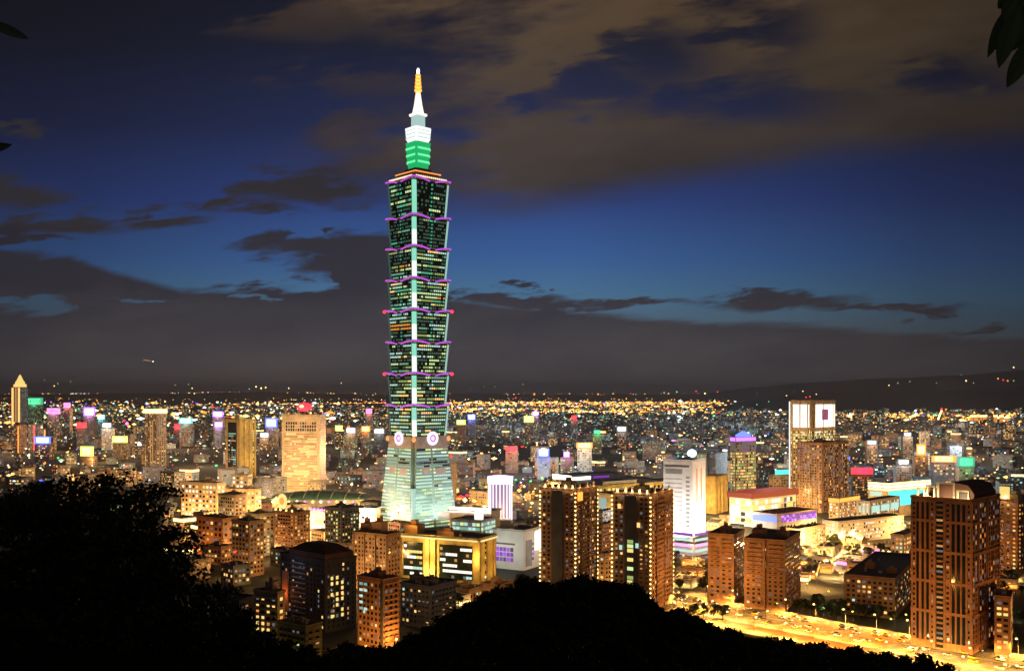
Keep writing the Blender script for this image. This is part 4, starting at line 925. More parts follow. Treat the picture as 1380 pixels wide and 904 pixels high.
for i, (a, c_, d_, yt, Y, lb) in enumerate(((606, 632, 650, 796, 700, 'brown low apartment block with a stair house, nearest the dark grey stepped block'), (648, 672, 692, 790, 740, 'brown low apartment block below the white office building'), (690, 708, 728, 800, 720, 'brown low block with lit ground floor, nearest the left twin tower'))):
    apt(lb, a, c_, d_, yt, Y, 32, 'brick', 120+i, .16, ((SOD, .35, 12, 5),), pal=(('warm', 2), ('amber', 3), ('cool', 1)), bal=(('f', .05, .9),), name='apartment_block', indiv=50)
s = apt('black low building with a single strip of lit windows inside the dark trees', 225, 322, 343, 812, 455, 16, 'dark', 130, .0, (), boxes=((.3, .3, 6, 6, 2),), name='apartment_block', indiv=20)
s.strip('f', .10, .34, s.z0 + 14, s.z0 + 16.4, 'white', 'lit_strip'); s.strip('f', .60, .66, s.z0 + 11.5, s.z0 + 13, 'yellow', 'lit_strip'); s.strip('f', .86, .9, s.z0 + 9, s.z0 + 11, 'yellow', 'lit_strip')

# ------------------------------------------------------------------ mid city: blocks one can tell apart
LANDM = [(27, 'far stepped skyscraper'), (118, 'coloured sign cluster'), (209, 'gold-corniced tower'), (325, 'gold-sided tower'), (410, 'red-domed tower'), (480, 'row of white lamps'), (563, 'tiered skyscraper'),
         (674, 'violet drum hall'), (733, 'blue-white rooftop lamp'), (800, 'convention hall'), (922, 'white floodlit tower'), (1002, 'violet-crowned tower'), (1095, 'white-topped tower'), (1215, 'teal-lit hall'), (1285, 'ladder-bayed tower'), (1390, 'far right skyline')]
rc = random.Random(21)
def base_row(Y): return HY + F*H/Y
def clear_of(xl, xr, yt, Y, c, rad, frac=.72):
    for a, b_, t, YY, cc, rr in SKYLINE:
        if math.hypot(c.x-cc.x, c.y-cc.y) < rad + rr + 3: return False
        if YY > Y and xr > a - 2 and xl < b_ + 2:
            lim = t + frac*(base_row(YY) - t)
            if yt < lim: return False
    return True
SIGNC = {'white': ('L_white', 'dgrey'), 'pink': ('L_pink', 'L_pink'), 'violet': ('L_white', 'L_violet'), 'blue': ('L_cool', 'L_blue'), 'green': ('L_green', 'green'), 'red': ('L_red', 'L_red'), 'orange': ('L_gold', 'L_orange'), 'cyan': ('L_white', 'L_cyan'), 'yellow': ('L_gold', 'L_lime')}
WALLN = {'grey': 'mid grey', 'slate': 'dark slate', 'tan': 'tan', 'brick': 'brown', 'pale': 'pale grey', 'cream': 'cream'}
WINN = {'warm-lit': (('warm', 3), ('dwarm', 4), ('yellow', 2)), 'cool-lit': (('dcool', 4), ('cool', 2), ('dteal', 3)), 'dim grey': (('dgrey', 4), ('dcool', 1), ('dwarm', 1)), 'lime-lit': (('dlime', 3), ('lime', 2), ('dteal', 2)), 'amber-lit': (('amber', 3), ('dwarm', 3))}
def sign(root, C, w, h, col, e=Vector((1, 0, 0)), n=Vector((0, -1, 0))):
    core, fr = SIGNC[col]
    b = MB()
    for u in (.15, .85): b.tube([C + e*(w*(u-.5)) - UP*1.2, C + e*(w*(u-.5)) + UP*(h*.4)], .3, 4)
    o = b.ob('sign_posts', M['steel'], root); o['kind'] = 'stuff'
    b = MB(); b.box(C - e*(w/2) + UP*.6, e*w, -n*.8, UP*h); f_ = b.ob('roof_sign', M[fr], root)
    b = MB(); b.box(C - e*(w*.36) + UP*(.6 + h*.17) + n*.02, e*(w*.72), n*.2, UP*(h*.66)); b.ob('sign_face', M[core], f_)
    b = MB(); x = -w*.33; o_ = C + UP*(.6 + h*.24) + n*.23
    while x < w*.28:                    # strokes of lettering too far off to read
        sw = rc.uniform(.05, .13)*w; sh = rc.uniform(.25, .5)*h
        b.box(o_ + e*x + UP*rc.uniform(0, h*.5 - sh), e*sw*.45, n*.1, UP*sh); x += sw
    b.ob('sign_marks', M[rc.choice([fr, 'dgrey', 'L_red', 'plum'])], f_)['kind'] = 'stuff'
used = {}
def block(px, Y, w, d, h, th, wall, winn, feat, p, sg=None, where=None, frac=.72):
    hp = w/2/Y*F
    c = W(px, 0, Y); c.z = 0
    cs, sn = math.cos(R(th)), math.sin(R(th))
    near = Vector((c.x + w/2*cs - d/2*sn, Y - w/2*sn - d/2*cs, 0))
    e = Vector((-cs, sn, 0))
    def pr(v): return 690 + F*v.x/v.y
    xl = pr(near + e*w); xc = pr(near); xr = pr(near + Vector((sn, cs, 0))*d)
    yt = HY - (h - H)*F/near.y
    if not clear_of(min(xl, xc), max(xr, xc), yt - (10 if feat and 'sign' in feat else 0), near.y, c, .5*math.hypot(w, d), frac): return None
    if where is None:
        lx, ln = min(LANDM, key=lambda a: abs(a[0] - px))
        side = 'left of' if px < lx - 12 else 'right of' if px > lx + 12 else 'behind'
        dist = 'near' if Y < 1050 else 'nearish' if Y < 1500 else 'middling' if Y < 2400 else 'distant'
        key = (wall, winn, feat, lx, side, dist)
        if key in used: return None
        used[key] = 1
        label = f"{dist} {WALLN[wall]} {winn} block, {feat}, {side} {ln}"
    else: label = where
    s = Bld('city_building', label, 'building', xl, xc, xr, yt, near.y, th, wall, group='blocks of the city between the towers and the horizon', top=h, dmin=d)
    s.roof(.8, .2)
    if s.Y < 1500: s.grid('fs', fh=3.2, bw=3.2, fw=.6, fhh=.5, p=p, pal=WINN[winn], seed=int(px))
    else: s.grid('fs', fh=4.0, bw=4.0, fw=.72, fhh=.55, p=p, pal=WINN[winn], pdark=.25, seed=int(px))
    z = s.z1 + .32
    if 'tanks' in (feat or ''):
        for u in (.3, .6):
            b = MB(); q = s.P(u*s.w, .4*s.d, z); b.tube([q, q + UP*3.2], 1.5, 8); b.ob('water_tank', M['steel'], s.root)
    elif 'stair house' in (feat or ''):
        b = MB(); b.box(s.P(.3*s.w, .3*s.d, z), s.e*6, s.g*5, UP*4); b.ob('roof_house', M[wall], s.root)
    elif 'mast' in (feat or ''): s.mast(.5, .5, 9, 'L_red')
    elif 'top floor' in (feat or ''):
        for fc in 'fs': s.strip(fc, .02, .98, s.z1 - 3.6, s.z1 - .6, 'L_gold', 'lit_floor')
    elif 'edge light' in (feat or ''):
        s.strip('f', .92, 1, 2, s.z1, 'warm', 'edge_light')
    elif 'sign' in (feat or ''):
        col = sg or feat.split()[0]
        sw = min(s.w*.9, max(6, Y/F*rc.uniform(4, 9)))
        vt = rc.random() < .3; sign(s.root, s.P(.5*s.w, .15*s.d, z + 1), sw*(.45 if vt else 1), max(3, sw*(rc.uniform(.7, 1.1) if vt else rc.uniform(.25, .5))), col, s.e, s.nf)
    return s
# named rooftop signs first: px, py of the sign, colour, depth, width and height in rows, look
SG = [(46, 541, 'green', 5100, 24, 9, 'green lit rooftop sign block right of the far stepped skyscraper'), (74, 554, 'pink', 3300, 16, 7, 'block under a pink-white rooftop sign, leftmost of the coloured sign cluster'),
      (92, 546, 'pink', 3700, 8, 6, 'block with a small pink sign above the coloured sign cluster'), (122, 555, 'violet', 3300, 14, 11, 'block under a bright violet-white sign in the middle of the coloured sign cluster'), (138, 562, 'cyan', 3000, 9, 6, 'block with a small cyan sign right of the violet-white one'),
      (112, 573, 'red', 2700, 12, 7, 'block with a red sign low in the coloured sign cluster'), (146, 573, 'white', 2700, 13, 7, 'block with a white lit sign right of the red one'), (60, 593, 'blue', 2300, 20, 9, 'low block with a deep blue lit panel in the left city'),
      (164, 592, 'yellow', 2300, 18, 8, 'dark block under a bright cream-yellow sign left of the gold-corniced tower'), (252, 567, 'cyan', 2900, 16, 7, 'block with a cyan-white sign over a green wall right of the gold-corniced tower'), (240, 575, 'red', 2750, 6, 7, 'small block with two red signs beside the cyan-white sign'),
      (295, 558, 'violet', 3200, 13, 7, 'block under a violet-white sign left of the gold-sided tower'), (296, 572, 'violet', 2800, 10, 7, 'block with a dim violet sign below the violet-white one'), (367, 570, 'blue', 2800, 14, 12, 'block under a blue glowing sign left of the red-domed tower'),
      (358, 586, 'white', 2500, 12, 7, 'block under a lilac-white sign below the blue one'), (120, 608, 'yellow', 2100, 16, 12, 'block with a tall yellow lit panel in the left city'), (458, 577, 'yellow', 2700, 8, 7, 'block with a gold sign right of the red-domed tower'),
      (474, 580, 'white', 2650, 13, 8, 'block under the widest white sign right of the red-domed tower'), (494, 578, 'orange', 2600, 10, 7, 'block under an orange sign between white ones left of the tiered skyscraper'), (512, 581, 'white', 2700, 14, 7, 'block under a white sign beside the tiered skyscraper'), (498, 554, 'pink', 3700, 7, 6, 'far block with a small pink sign left of the tiered skyscraper'),
      (636, 562, 'blue', 3300, 9, 7, 'block under a small blue-white sign right of the tiered skyscraper'), (622, 569, 'yellow', 3000, 10, 6, 'block with a lime-white sign nearest the tiered skyscraper'), (713, 565, 'yellow', 3200, 11, 8, 'block under a round lime-yellow sign right of the tiered skyscraper'), (722, 557, 'violet', 3600, 8, 5, 'far block with a lilac sign just behind the lime-yellow one'),
      (774, 562, 'red', 3200, 6, 4, 'far block with a small red sign behind the convention hall'), (838, 578, 'white', 2600, 12, 7, 'block under a plain white sign behind the convention hall'), (733, 610, 'blue', 1750, 13, 10, 'white lit block under the brightest blue-white rooftop lamp'),
      (690, 604, 'red', 1900, 14, 5, 'block with a long red sign left of the brightest blue-white lamp'), (764, 612, 'violet', 1750, 7, 7, 'block with a lilac sign right of the brightest blue-white lamp'), (805, 582, 'green', 2500, 8, 5, 'block with a green sign behind the convention hall'),
      (788, 600, 'orange', 1900, 18, 7, 'cream block with an orange lit eave behind the twin towers'), (1216, 622, 'white', 1500, 14, 7, 'pale block with a white sign behind the teal lit hall'), (1300, 622, 'green', 1560, 18, 12, 'block with a wide green lit front behind the ladder-bayed tower'), (1270, 618, 'orange', 1650, 26, 8, 'long block with an orange lit top behind the ladder-bayed tower'),
      (1160, 634, 'red', 1450, 24, 8, 'block with a red lit roof left of the teal lit hall'), (1222, 585, 'white', 2300, 9, 5, 'far block with a cool white sign above the teal lit hall'), (1240, 606, 'orange', 1800, 10, 14, 'tan block with a tall orange lit side above the teal lit hall'), (1174, 596, 'white', 2100, 12, 6, 'block with a slanted white sign right of the white-topped tower')]
for px, py, col, Y, wp, hp, lb in SG:
    w = max(wp*Y/F*1.05, 22); h = W(0, py + hp/2, Y).z
    h = max(h - 2.0, 8)
    wl = rc.choice(['grey', 'slate', 'tan', 'brick'])
    if 'white lit' in lb or 'pale' in lb: wl = 'pale'
    if 'cream' in lb: wl = 'cream'
    if 'tan' in lb: wl = 'tan'
    wn = rc.choice(list(WINN)); s = None
    for ky in (1, 1.05, .95, 1.1, .9, 1.16, .85):
        s = block(px, Y*ky, w, 20, max(8, W(0, py + hp/2, Y*ky).z - 2), 8, wl, wn, None, .3, where=lb, frac=.3)
        if s: break
    if s is None: print('sign skipped', px, py); continue
    sign(s.root, s.P(.5*s.w, .1*s.d, s.z1 + 1.2), wp*1.2*s.Y/F, hp*1.1*s.Y/F, col, s.e, s.nf)
    if px == 733:
        b = MB(); b.ball(s.P(.5*s.w, -.5, s.z1 + 11), 6.5, 0, 10, 6); b.ob('lamp_globe', M['L_cool'], s.root)
        lamp(s.P(.5*s.w, -10, s.z1 + 26), (.35, .5, 1), 200000, 2, s.root); s.flood('f', (1, .95, .9), 1.6, 20, 10, 2)
    if col in ('blue', 'violet', 'pink', 'cyan', 'green', 'red', 'white', 'orange'):
        cc = {'blue': (.2, .25, 1), 'violet': (.6, .3, 1), 'pink': (1, .3, .6), 'cyan': (.2, .9, 1), 'green': (.1, 1, .4), 'red': (1, .08, .06), 'white': (1, .9, .8), 'orange': (1, .4, .1)}[col]
        lamp(s.P(.5*s.w, -9, s.z1 + 6), cc, 22000*(s.Y/2500), 1, s.root)
n = 0; tries = 0
NB = 215
while n < NB and tries < 9000:
    tries += 1
    px = rc.uniform(-15, 1395)
    yb = rc.uniform(584, 700 if px < 900 else 668)
    Y = F*H/(yb - HY)
    if px < 250 and Y < 1100: continue
    h = rc.choice([12, 15, 18, 21, 24, 28, 34, 40]) if Y > 1400 else rc.choice([10, 12, 15, 18, 21, 26])
    if rc.random() < .06: h *= 1.5
    w = rc.uniform(18, 42); d = rc.uniform(16, 26)
    lit_left = px < 530
    feat = rc.choices(['plain parapet', 'two water tanks', 'stair house on top', 'red-lamped mast', 'lit top floor', 'edge light', 'sign'], [3, 3, 4, 1.5, 1.4, 1, 3 if lit_left else 1.6])[0]
    if feat == 'sign': feat = rc.choices(['white sign', 'pink sign', 'blue sign', 'green sign', 'orange sign', 'red sign', 'yellow sign', 'cyan sign'], [5, 2, 2, 1.4, 4, 1.5, 3, 1.4])[0]
    winn = rc.choices(list(WINN), [4, 5 if px > 600 else 2, 4, 2, 3])[0]
    if block(px, Y, w, d, h, rc.choice([12, 20, 26, 32, 40, 55]), rc.choices(list(WALLN), [4, 4, 3, 3, 3, 2])[0], winn, feat, rc.uniform(.3, .75)): n += 1
for a, c_, y0, y1, n_, hs, wls, nm in ((238, 372, 704, 790, 13, (15, 20, 26, 32), ('brick', 'tan', 'slate', 'cream'), 'left'), (380, 545, 712, 772, 9, (14, 18, 24), ('brick', 'slate', 'tan'), 'mid'), (606, 726, 712, 770, 5, (8, 10, 12), ('brick', 'tan', 'slate'), 'c'), (1245, 1392, 690, 770, 7, (12, 18, 24), ('brick', 'tan', 'cream'), 'r')):
    m_ = tr = 0
    while m_ < n_ and tr < 900:          # closer blocks in the gaps of the near rows
        tr += 1; Y = GY(rc.uniform(y0, y1)); px = rc.uniform(a, c_)
        feat = rc.choice(['plain parapet', 'two water tanks', 'stair house on top', 'lit top floor', 'edge light', 'red-lamped mast'])
        s = block(px, Y, rc.uniform(14, 24), rc.uniform(12, 18), rc.choice(hs), rc.choice([25, 35, 45]), rc.choice(wls), rc.choice(['warm-lit', 'amber-lit', 'warm-lit', 'cool-lit']), feat, rc.uniform(.12, .4))
        if s: s.flood('fs', SOD, rc.choice([.25, .5, 1.0]), 10, 4, 1); m_ += 1
print('blocks', n, 'tries', tries)

# ------------------------------------------------------------------ distant city: past counting, one mass
CM = ['slate', 'grey', 'brick', 'tan', 'dwarm', 'warm', 'yellow', 'dcool', 'cool', 'dgrey', 'amber', 'dlime', 'green', 'white']
b = MB(); rm = random.Random(5)
def far_block(px, Y, w, h, nw, pal):
    c = W(px, 0, Y); d = w*.7; th = R(rm.choice([10, 25, 40])); e = Vector((-math.cos(th), math.sin(th), 0)); g = Vector((math.sin(th), math.cos(th), 0)); nf = Vector((-g.x, -g.y, 0)); ns = Vector((-e.x, -e.y, 0))
    o = Vector((c.x, Y, 0)); b.box(o, e*w, g*d, UP*h, rm.choices((0, 1, 2, 3), (4, 3, 2, 2))[0], False)
    if rm.random() < .5: b.box(o + e*w*.3 + g*d*.3 + UP*(h + .02), e*w*.3, g*d*.3, UP*3.5, 0, False)
    u = Y/F
    for i in range(nw):
        fr = rm.random() < .65; L = w if fr else d; a = e if fr else g; nn = nf if fr else ns
        sw = min(u*rm.uniform(.9, 2.4), L*.6); sh = min(u*rm.uniform(.6, 1.0), h*.3)
        q = o + a*rm.uniform(0, L - sw) + UP*rm.uniform(h*.15, h - sh) + nn*.25
        qq = [q, q + a*sw, q + a*sw + UP*sh, q + UP*sh]
        if a.cross(UP).dot(nn) < 0: qq = qq[::-1]
        b.face(qq, rm.choices(range(4, 14), pal)[0])
k = 0
PALW = (7, 4, 2, 5, 2, 6, 2, 3, .6, 1); PALC = (4, 2, 1, 8, 3.5, 7, .6, 3, 1, 1.2)
while k < 4200:
    px = rm.uniform(-90, 1470); yb = 541 + 62*rm.random()**1.15; Y = F*H/(yb - HY)
    if Y > 17000: continue
    h = rm.choice([10, 12, 15, 18, 24, 30]) * (1.25 if rm.random() < .08 else 1); w = rm.uniform(20, 50)*max(1, Y/6000)
    hp = w/2/Y*F
    if not clear_of(px - hp*1.6, px + hp*1.6, HY - (h-H)*F/Y, Y, W(px, 0, Y), w*.6, .8): k += .3; continue
    far_block(px, Y, w, h, int(rm.uniform(5, 13)), PALC if 590 < px < 1010 or rm.random() < .3 else PALW); k += 1
k = 0
while k < 900:                      # low houses filling the ground between the blocks
    px = rm.uniform(-30, 1410); yb = rm.uniform(596, 716 if px < 900 else 668); Y = F*H/(yb - HY)
    h = rm.uniform(5, 11); w = rm.uniform(9, 18); k += .3
    if not clear_of(px - 14, px + 14, HY - (h-H)*F/Y, Y, W(px, 0, Y), w*.7, .86): continue
    far_block(px, Y, w, h, int(rm.uniform(2, 8)), PALW if px < 600 or rm.random() < .5 else PALC); k += .7
tag(b.ob('distant_city', KE(*CM)), 'mass of small lit buildings filling the plain out to the hills', 'distant city', kind='stuff')

# ------------------------------------------------------------------ lamps of the far city
LC = ['L_sod', 'L_gold', 'L_white', 'L_cool', 'L_green', 'L_red', 'L_pink', 'L_blue', 'L_orange', 'lime', 'green']
b = MB(); rl = random.Random(9)
def pt(px, py, Y, r, m): b.octa(W(px, py, Y), 1.1*r*Y/F, LC.index(m))
def pick(w): return rl.choices(LC, w)[0]
def ground_light(px, yb, r, w, zmax=14):
    Y = F*H/(yb - HY); z = rl.uniform(4, zmax); p = W(px, 0, Y)
    m = pick(w); b.octa((p.x, Y, z), (1.3 if yb < 556 else 1.6)*r*Y/F*rl.choice((.5, .7, .8, 1, 1.4)), LC.index(m), rl.uniform(.6, 1.1), rl.choice((1, 1, 1.5, 2.4)))
WO = (11, 4, .8, .2, .1, .4, .1, .1, 7, .1, .1); WM = (5, 4, 3, 2, .7, .9, .8, .5, 3, 1, .6); WC = (2.5, 2.5, 2.5, 4, 1.4, .8, .3, .4, 1.5, 2.0, 1.2)
for i in range(1500):               # long bright streets toward the river, right of the tower
    t = rl.random(); px = 600 + 385*t; yb = rl.choice([543, 545.5, 548.5, 553.5, 556.5]) + rl.gauss(0, .9) + (.012*(px-800) if rl.random() < .5 else 0)
    if px > 930 and rl.random() < (px-930)/70: continue
    ground_light(px, max(541, yb), rl.uniform(.35, .95), WO, 20)
for i in range(620):                # the elevated road at right
    px = 1118 + 290*rl.random(); ground_light(px, 561 + rl.choice([0, 4, 8]) + rl.gauss(0, 1.1), rl.uniform(.45, 1.15), WO, 16)
for i in range(1300): ground_light(rl.uniform(-30, 1410), rl.uniform(536.0, 541.5), rl.uniform(.4, .85), WO if rl.random() < .6 else WM, 14)
for i in range(650): ground_light(rl.uniform(-30, 1410), 541 + 26*rl.random()**1.1, rl.uniform(.4, 1.0), WM, 30)
for i in range(480): ground_light(rl.uniform(-30, 540), rl.uniform(541, 585), rl.uniform(.5, 1.5), WM, 30)
for i in range(1500): ground_light(rl.uniform(-30, 1410), rl.uniform(556, 660), rl.uniform(.35, .9), WM if rl.random() < .5 else WC, 18)
for i in range(60): ground_light(rl.uniform(240, 530), rl.uniform(650, 720), rl.uniform(.6, 1.5), WO, 12)
for i in range(90): ground_light(rl.uniform(615, 730), rl.uniform(655, 700), rl.uniform(.6, 1.6), WO, 10)
for ya, xa, yb_, xb, w_ in ((541.5, 600, 541.2, 985, WO), (543.5, 598, 542.5, 970, WO), (547, 600, 544, 960, WO), (553, 600, 549.5, 930, WO), (556, 610, 552, 800, WO), (546, 250, 543, 520, WO), (552, 150, 549, 260, WO), (563, 600, 560, 690, WO), (569, 1118, 566, 1400, WO), (572, 1118, 570, 1400, WO), (577, 1125, 573, 1390, WO), (585, 700, 559, 860, WM), (560, 860, 548, 960, WO), (600, 440, 570, 520, WM)):
    n_ = int(abs(xb-xa)/1.9)
    for i in range(n_):                 # lamps strung along straight roads
        t = i/n_
        if rl.random() < .8: ground_light(xa + (xb-xa)*t, ya + (yb_-ya)*t + rl.gauss(0, .25), rl.uniform(.4, .8), w_, 10)
tag(b.ob('city_lights', KE(*LC)), 'countless small street and window lights across the distant plain', 'city lights', kind='stuff')
for i in range(64):                 # added lamps hung over the city to lift its dark walls
    px = rl.uniform(0, 1380); yb = rl.uniform(578, 665); Y = F*H/(yb-HY); p = W(px, 0, Y)
    lamp((p.x, Y, 60), (1, .62, .34) if px < 560 or rl.random() < .5 else (.75, .9, 1), 230000*(Y/1800), 3)
for a, c_, y0, y1, n_, P_ in ((242, 520, 655, 745, 46, 64000), (606, 728, 668, 712, 14, 52000), (735, 905, 662, 690, 8, 36000), (905, 1235, 684, 722, 20, 70000), (1070, 1236, 722, 800, 16, 40000), (905, 955, 745, 800, 6, 26000), (1240, 1390, 690, 760, 10, 30000), (0, 240, 590, 660, 10, 60000), (350, 545, 745, 830, 16, 14000)):
    for i in range(n_):                 # added lamps without posts, brightening walls and ground in the gaps
        g = G(rl.uniform(a, c_), rl.uniform(y0, y1))
        if any(math.hypot(g.x-q[4].x, g.y-q[4].y) < q[5]*.75 for q in SKYLINE): continue
        lamp((g.x, g.y, 13), rl.choice([SOD, GOLD, GOLD, (1, .5, .16)]), P_, 1.5)
# ------------------------------------------------------------------ hills on the far side of the basin
def ridge(name, pts, Y0, depth, mat):
    b = MB(); xs = [-700 + 30*i for i in range(100)]
    def yy(px):
        for (a, ya), (c, yc) in zip(pts, pts[1:]):
            if a <= px <= c: t = (px-a)/(c-a); t = t*t*(3-2*t); return ya + (yc-ya)*t
        return pts[0][1] if px < pts[0][0] else pts[-1][1]
    R_ = []
    for j, k in enumerate((0, .35, .7, 1, 1.4)):
        row = []
        for x in xs:
            top = W(x, yy(x) + 1.4*noise.noise((x*.02, j*3, Y0*.001)) + .8*noise.noise((x*.07, j, 5)), Y0).z
            f = (0, .55, .9, 1, .3)[j]
            row.append((W(x, 0, Y0).x*(1 - depth/Y0*(1-k)), Y0 - depth*(1-k), max(top, 0)*f - (30 if j == 0 else 0)))
        R_.append(row)
    nx = len(xs); 
    for r in R_: b.v += r
    for j in range(4):
        for i in range(nx-1): a = j*nx + i; b.f.append((a, a+1, a+1+nx, a+nx)); b.m.append(0)
    o = b.ob(name, mat, smooth=True); return tag(o, kind='structure')
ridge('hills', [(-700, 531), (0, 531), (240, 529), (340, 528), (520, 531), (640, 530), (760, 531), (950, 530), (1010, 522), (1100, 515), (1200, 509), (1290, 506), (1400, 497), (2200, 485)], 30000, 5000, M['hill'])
ridge('hills', [(-700, 552), (930, 552), (975, 545), (1030, 536), (1090, 530), (1200, 529), (1300, 526), (1400, 521), (2200, 508)], 13000, 3500, M['nearhill'])  # near ridge coloured darker so the far one looks hazier
b = MB()
for px, py, m, r in ((60, 512, 'lime', .7), (73, 520, 'L_gold', .8), (78, 517, 'lime', .8), (95, 514, 'lime', .7), (236, 519, 'lime', .7), (254, 518, 'lime', .8), (259, 523, 'L_gold', .8), (262, 530, 'L_gold', .9), (345, 521, 'L_gold', 1), (352, 523, 'L_gold', 1.2), (358, 522, 'L_sod', 1.2), (336, 524, 'lime', .8), (389, 523, 'L_gold', .9), (460, 516, 'L_gold', .7),
        (635, 524, 'lime', .7), (652, 521, 'lime', .6), (667, 521, 'lime', .6), (705, 518, 'lime', .7), (720, 531, 'L_orange', 1.5), (695, 536, 'L_red', 1.2), (806, 531, 'L_orange', 1.3), (895, 529, 'lime', 1), (912, 528, 'cool' if False else 'lime', 1.2), (938, 527, 'L_red', 1), (950, 530, 'L_gold', 1.1), (967, 528, 'L_red', .9), (963, 541, 'L_gold', 1.5),
        (1198, 519, 'L_gold', .8), (1210, 516, 'lime', .8), (1226, 514, 'lime', .7), (1262, 516, 'lime', .8), (1295, 505, 'green', 1), (1302, 513, 'L_gold', 1.1), (1312, 516, 'lime', .8), (1345, 510, 'L_orange', 1.3), (1352, 512, 'L_red', 1.2), (1358, 513, 'L_orange', 1.2), (1366, 513, 'lime', 1), (1366, 495, 'L_gold', 1.1), (1378, 527, 'L_cool', 1)):
    pt(px, py, 15500 if py < 520 else 12400, r, m)
for px, py in ((985, 552), (1001, 548), (1020, 545), (1036, 541), (1060, 533), (1070, 528), (1082, 527), (1100, 531), (1020, 530), (988, 544), (1260, 556), (1281, 556), (1285, 554)): pt(px, py, 9300, .7, rl.choice(['L_green', 'L_gold', 'lime', 'green']))
for i in range(620):
    px = rl.uniform(-20, 985); kq = rl.random(); Yq = 25000 + 5000*kq; top = 530 - 2*math.exp(-((px-330)/120)**2)
    zt = W(0, top + 1.5, 30000).z; z = zt*min(1, kq*1.15) + 25
    b.octa(Vector(((px-690)*Yq/F, Yq, z)), rl.uniform(.35, .8)*Yq/F, LC.index(pick(WO if px > 560 or rl.random() < .5 else WM)), 1, rl.choice((1, 1.4, 2)))
tag(b.ob('hill_lights', KE(*LC)), 'scattered tiny lights along the dark slopes of the far hills', 'hill lights', kind='stuff')
# small far landmarks on the right skyline
p = W(1265, 566, 5200); ar = empty('arch_bridge', (p.x, p.y, 0), 'far orange lit slanted bridge arch with a red tip on the right skyline', 'bridge')
b = MB(); b.tube([W(1262, 572, 5200), W(1266, 560, 5200), W(1269, 553, 5200)], 4.5, 5); b.ob('arch', M['L_gold'], ar)
b = MB(); b.tube([W(1270, 553, 5200), W(1274, 566, 5200), W(1280, 570, 5200)], 2.2, 5); b.ob('cable', M['amber'], ar)
b = MB(); b.ball(W(1269, 551, 5200), 6, 0, 6, 4); b.ob('tip_lamp', M['L_red'], ar)
for (a, c_, d_, yt, lb) in ((1308, 1312, 1319, 560, 'far block with two bright white roofs on the right skyline, the left one'), (1320, 1324, 1330, 560, 'far block with two bright white roofs on the right skyline, the right one'), (1339, 1341, 1344, 560, 'far gold lit tower, leftmost of three on the right skyline'), (1347, 1349, 1352, 560, 'far gold lit tower, middle of three on the right skyline'), (1354, 1356, 1359, 562, 'far gold lit tower, rightmost of three on the right skyline')):
    s = Bld('far_tower', lb, 'tower', a, c_, d_, yt, 5000, 40, 'tan', group='far lit towers on the right skyline'); s.roof(2)
    for f_ in 'fs': s.strip(f_, 0.05, .95, 4, s.z1 - 8, 'amber', 'lit_front'); s.strip(f_, 0, 1, s.z1 - 6, s.z1 + 2, 'L_gold', 'lit_top', .3, 1)

# ------------------------------------------------------------------ street lamps
def make_street_lamp(name, label, group, headm, hgt=9.0):
    root = empty(name, (0, 0, 0), label, 'street lamp', group)
    b = MB(); b.tube([(0, 0, 0), (0, 0, .8), (0, 0, hgt)], [.16, .12, .08], 6); b.ob('post', M['steel'], root)
    b = MB(); b.tube([(0, 0, hgt), (0, -.8, hgt + .5), (0, -2.2, hgt + .6)], .06, 5); b.ob('arm', M['steel'], root)
    b = MB(); b.ball((0, -2.5, hgt + .45), .75, 0, 8, 5, .7); b.ob('lamp_head', M[headm], root)
    return root
LM = [('tall street lamp on the near side of the wide lit road', 'street lamps along the near side of the wide lit road'), ('tall street lamp on the far side of the wide lit road', 'street lamps along the far side of the wide lit road'), ('tall street lamp by the service road under the wooded hill', 'street lamps by the service road under the wooded hill')]
ang = math.atan2(rd.y, rd.x)
proto = None; t = 8; i = 0
while t < RLEN + 10:
    for k, w in enumerate((-22.5, 22.5, -43)):
        tt = t + (0, 9, 5)[k]
        if proto is None: proto = L = make_street_lamp('street_lamp', LM[0][0], LM[0][1], 'L_gold')
        else: L = clone(proto)
        L['label'], L['group'] = LM[0 if k == 0 else 1] if k < 2 else LM[2]
        L.location = RP(tt, w, .14); L.rotation_euler = (0, 0, ang + (PI if w < 0 else 0))
    t += 21; i += 1
for L in [o for o in COL.objects if o.name.startswith('street_lamp') and o.parent is None]:
    d_ = Vector((0, -2.5, 8.9)); d_.rotate(L.rotation_euler)
    lamp(L.location + d_ - UP*.6, (1, .45, .075), 105000, .3, spot=(L.location + d_*Vector((1, 1, 0)).length*0 + Vector((d_.x*2.2, d_.y*2.2, 0)), 136))
plaza_l = make_street_lamp('plaza_lamp', 'bright plaza lamp on the lit square behind the brown slabs', 'lamps on the lit square', 'L_gold', 13)
PL = []
rp = random.Random(4)
for i in range(46):
    px, py = rp.uniform(1064, 1236), rp.uniform(716, 800)
    if py > 772 and px > 1136: continue
    PL.append((px, py))
for i, (px, py) in enumerate(PL):
    L = plaza_l if i == 0 else clone(plaza_l); L.location = G(px, py); L.rotation_euler = (0, 0, rp.uniform(0, 6))
    if i % 2 == 0: lamp(G(px, py) + UP*12.4, (1, .46, .09) if i % 4 else (1, .66, .22), 110000, .4, spot=(G(px, py) + Vector((.3, -.5, 0)), 142))
side_l = make_street_lamp('street_lamp', 'orange street lamp by the side road left of the brown slabs', 'lamps by the side road left of the brown slabs', 'L_sod', 7)
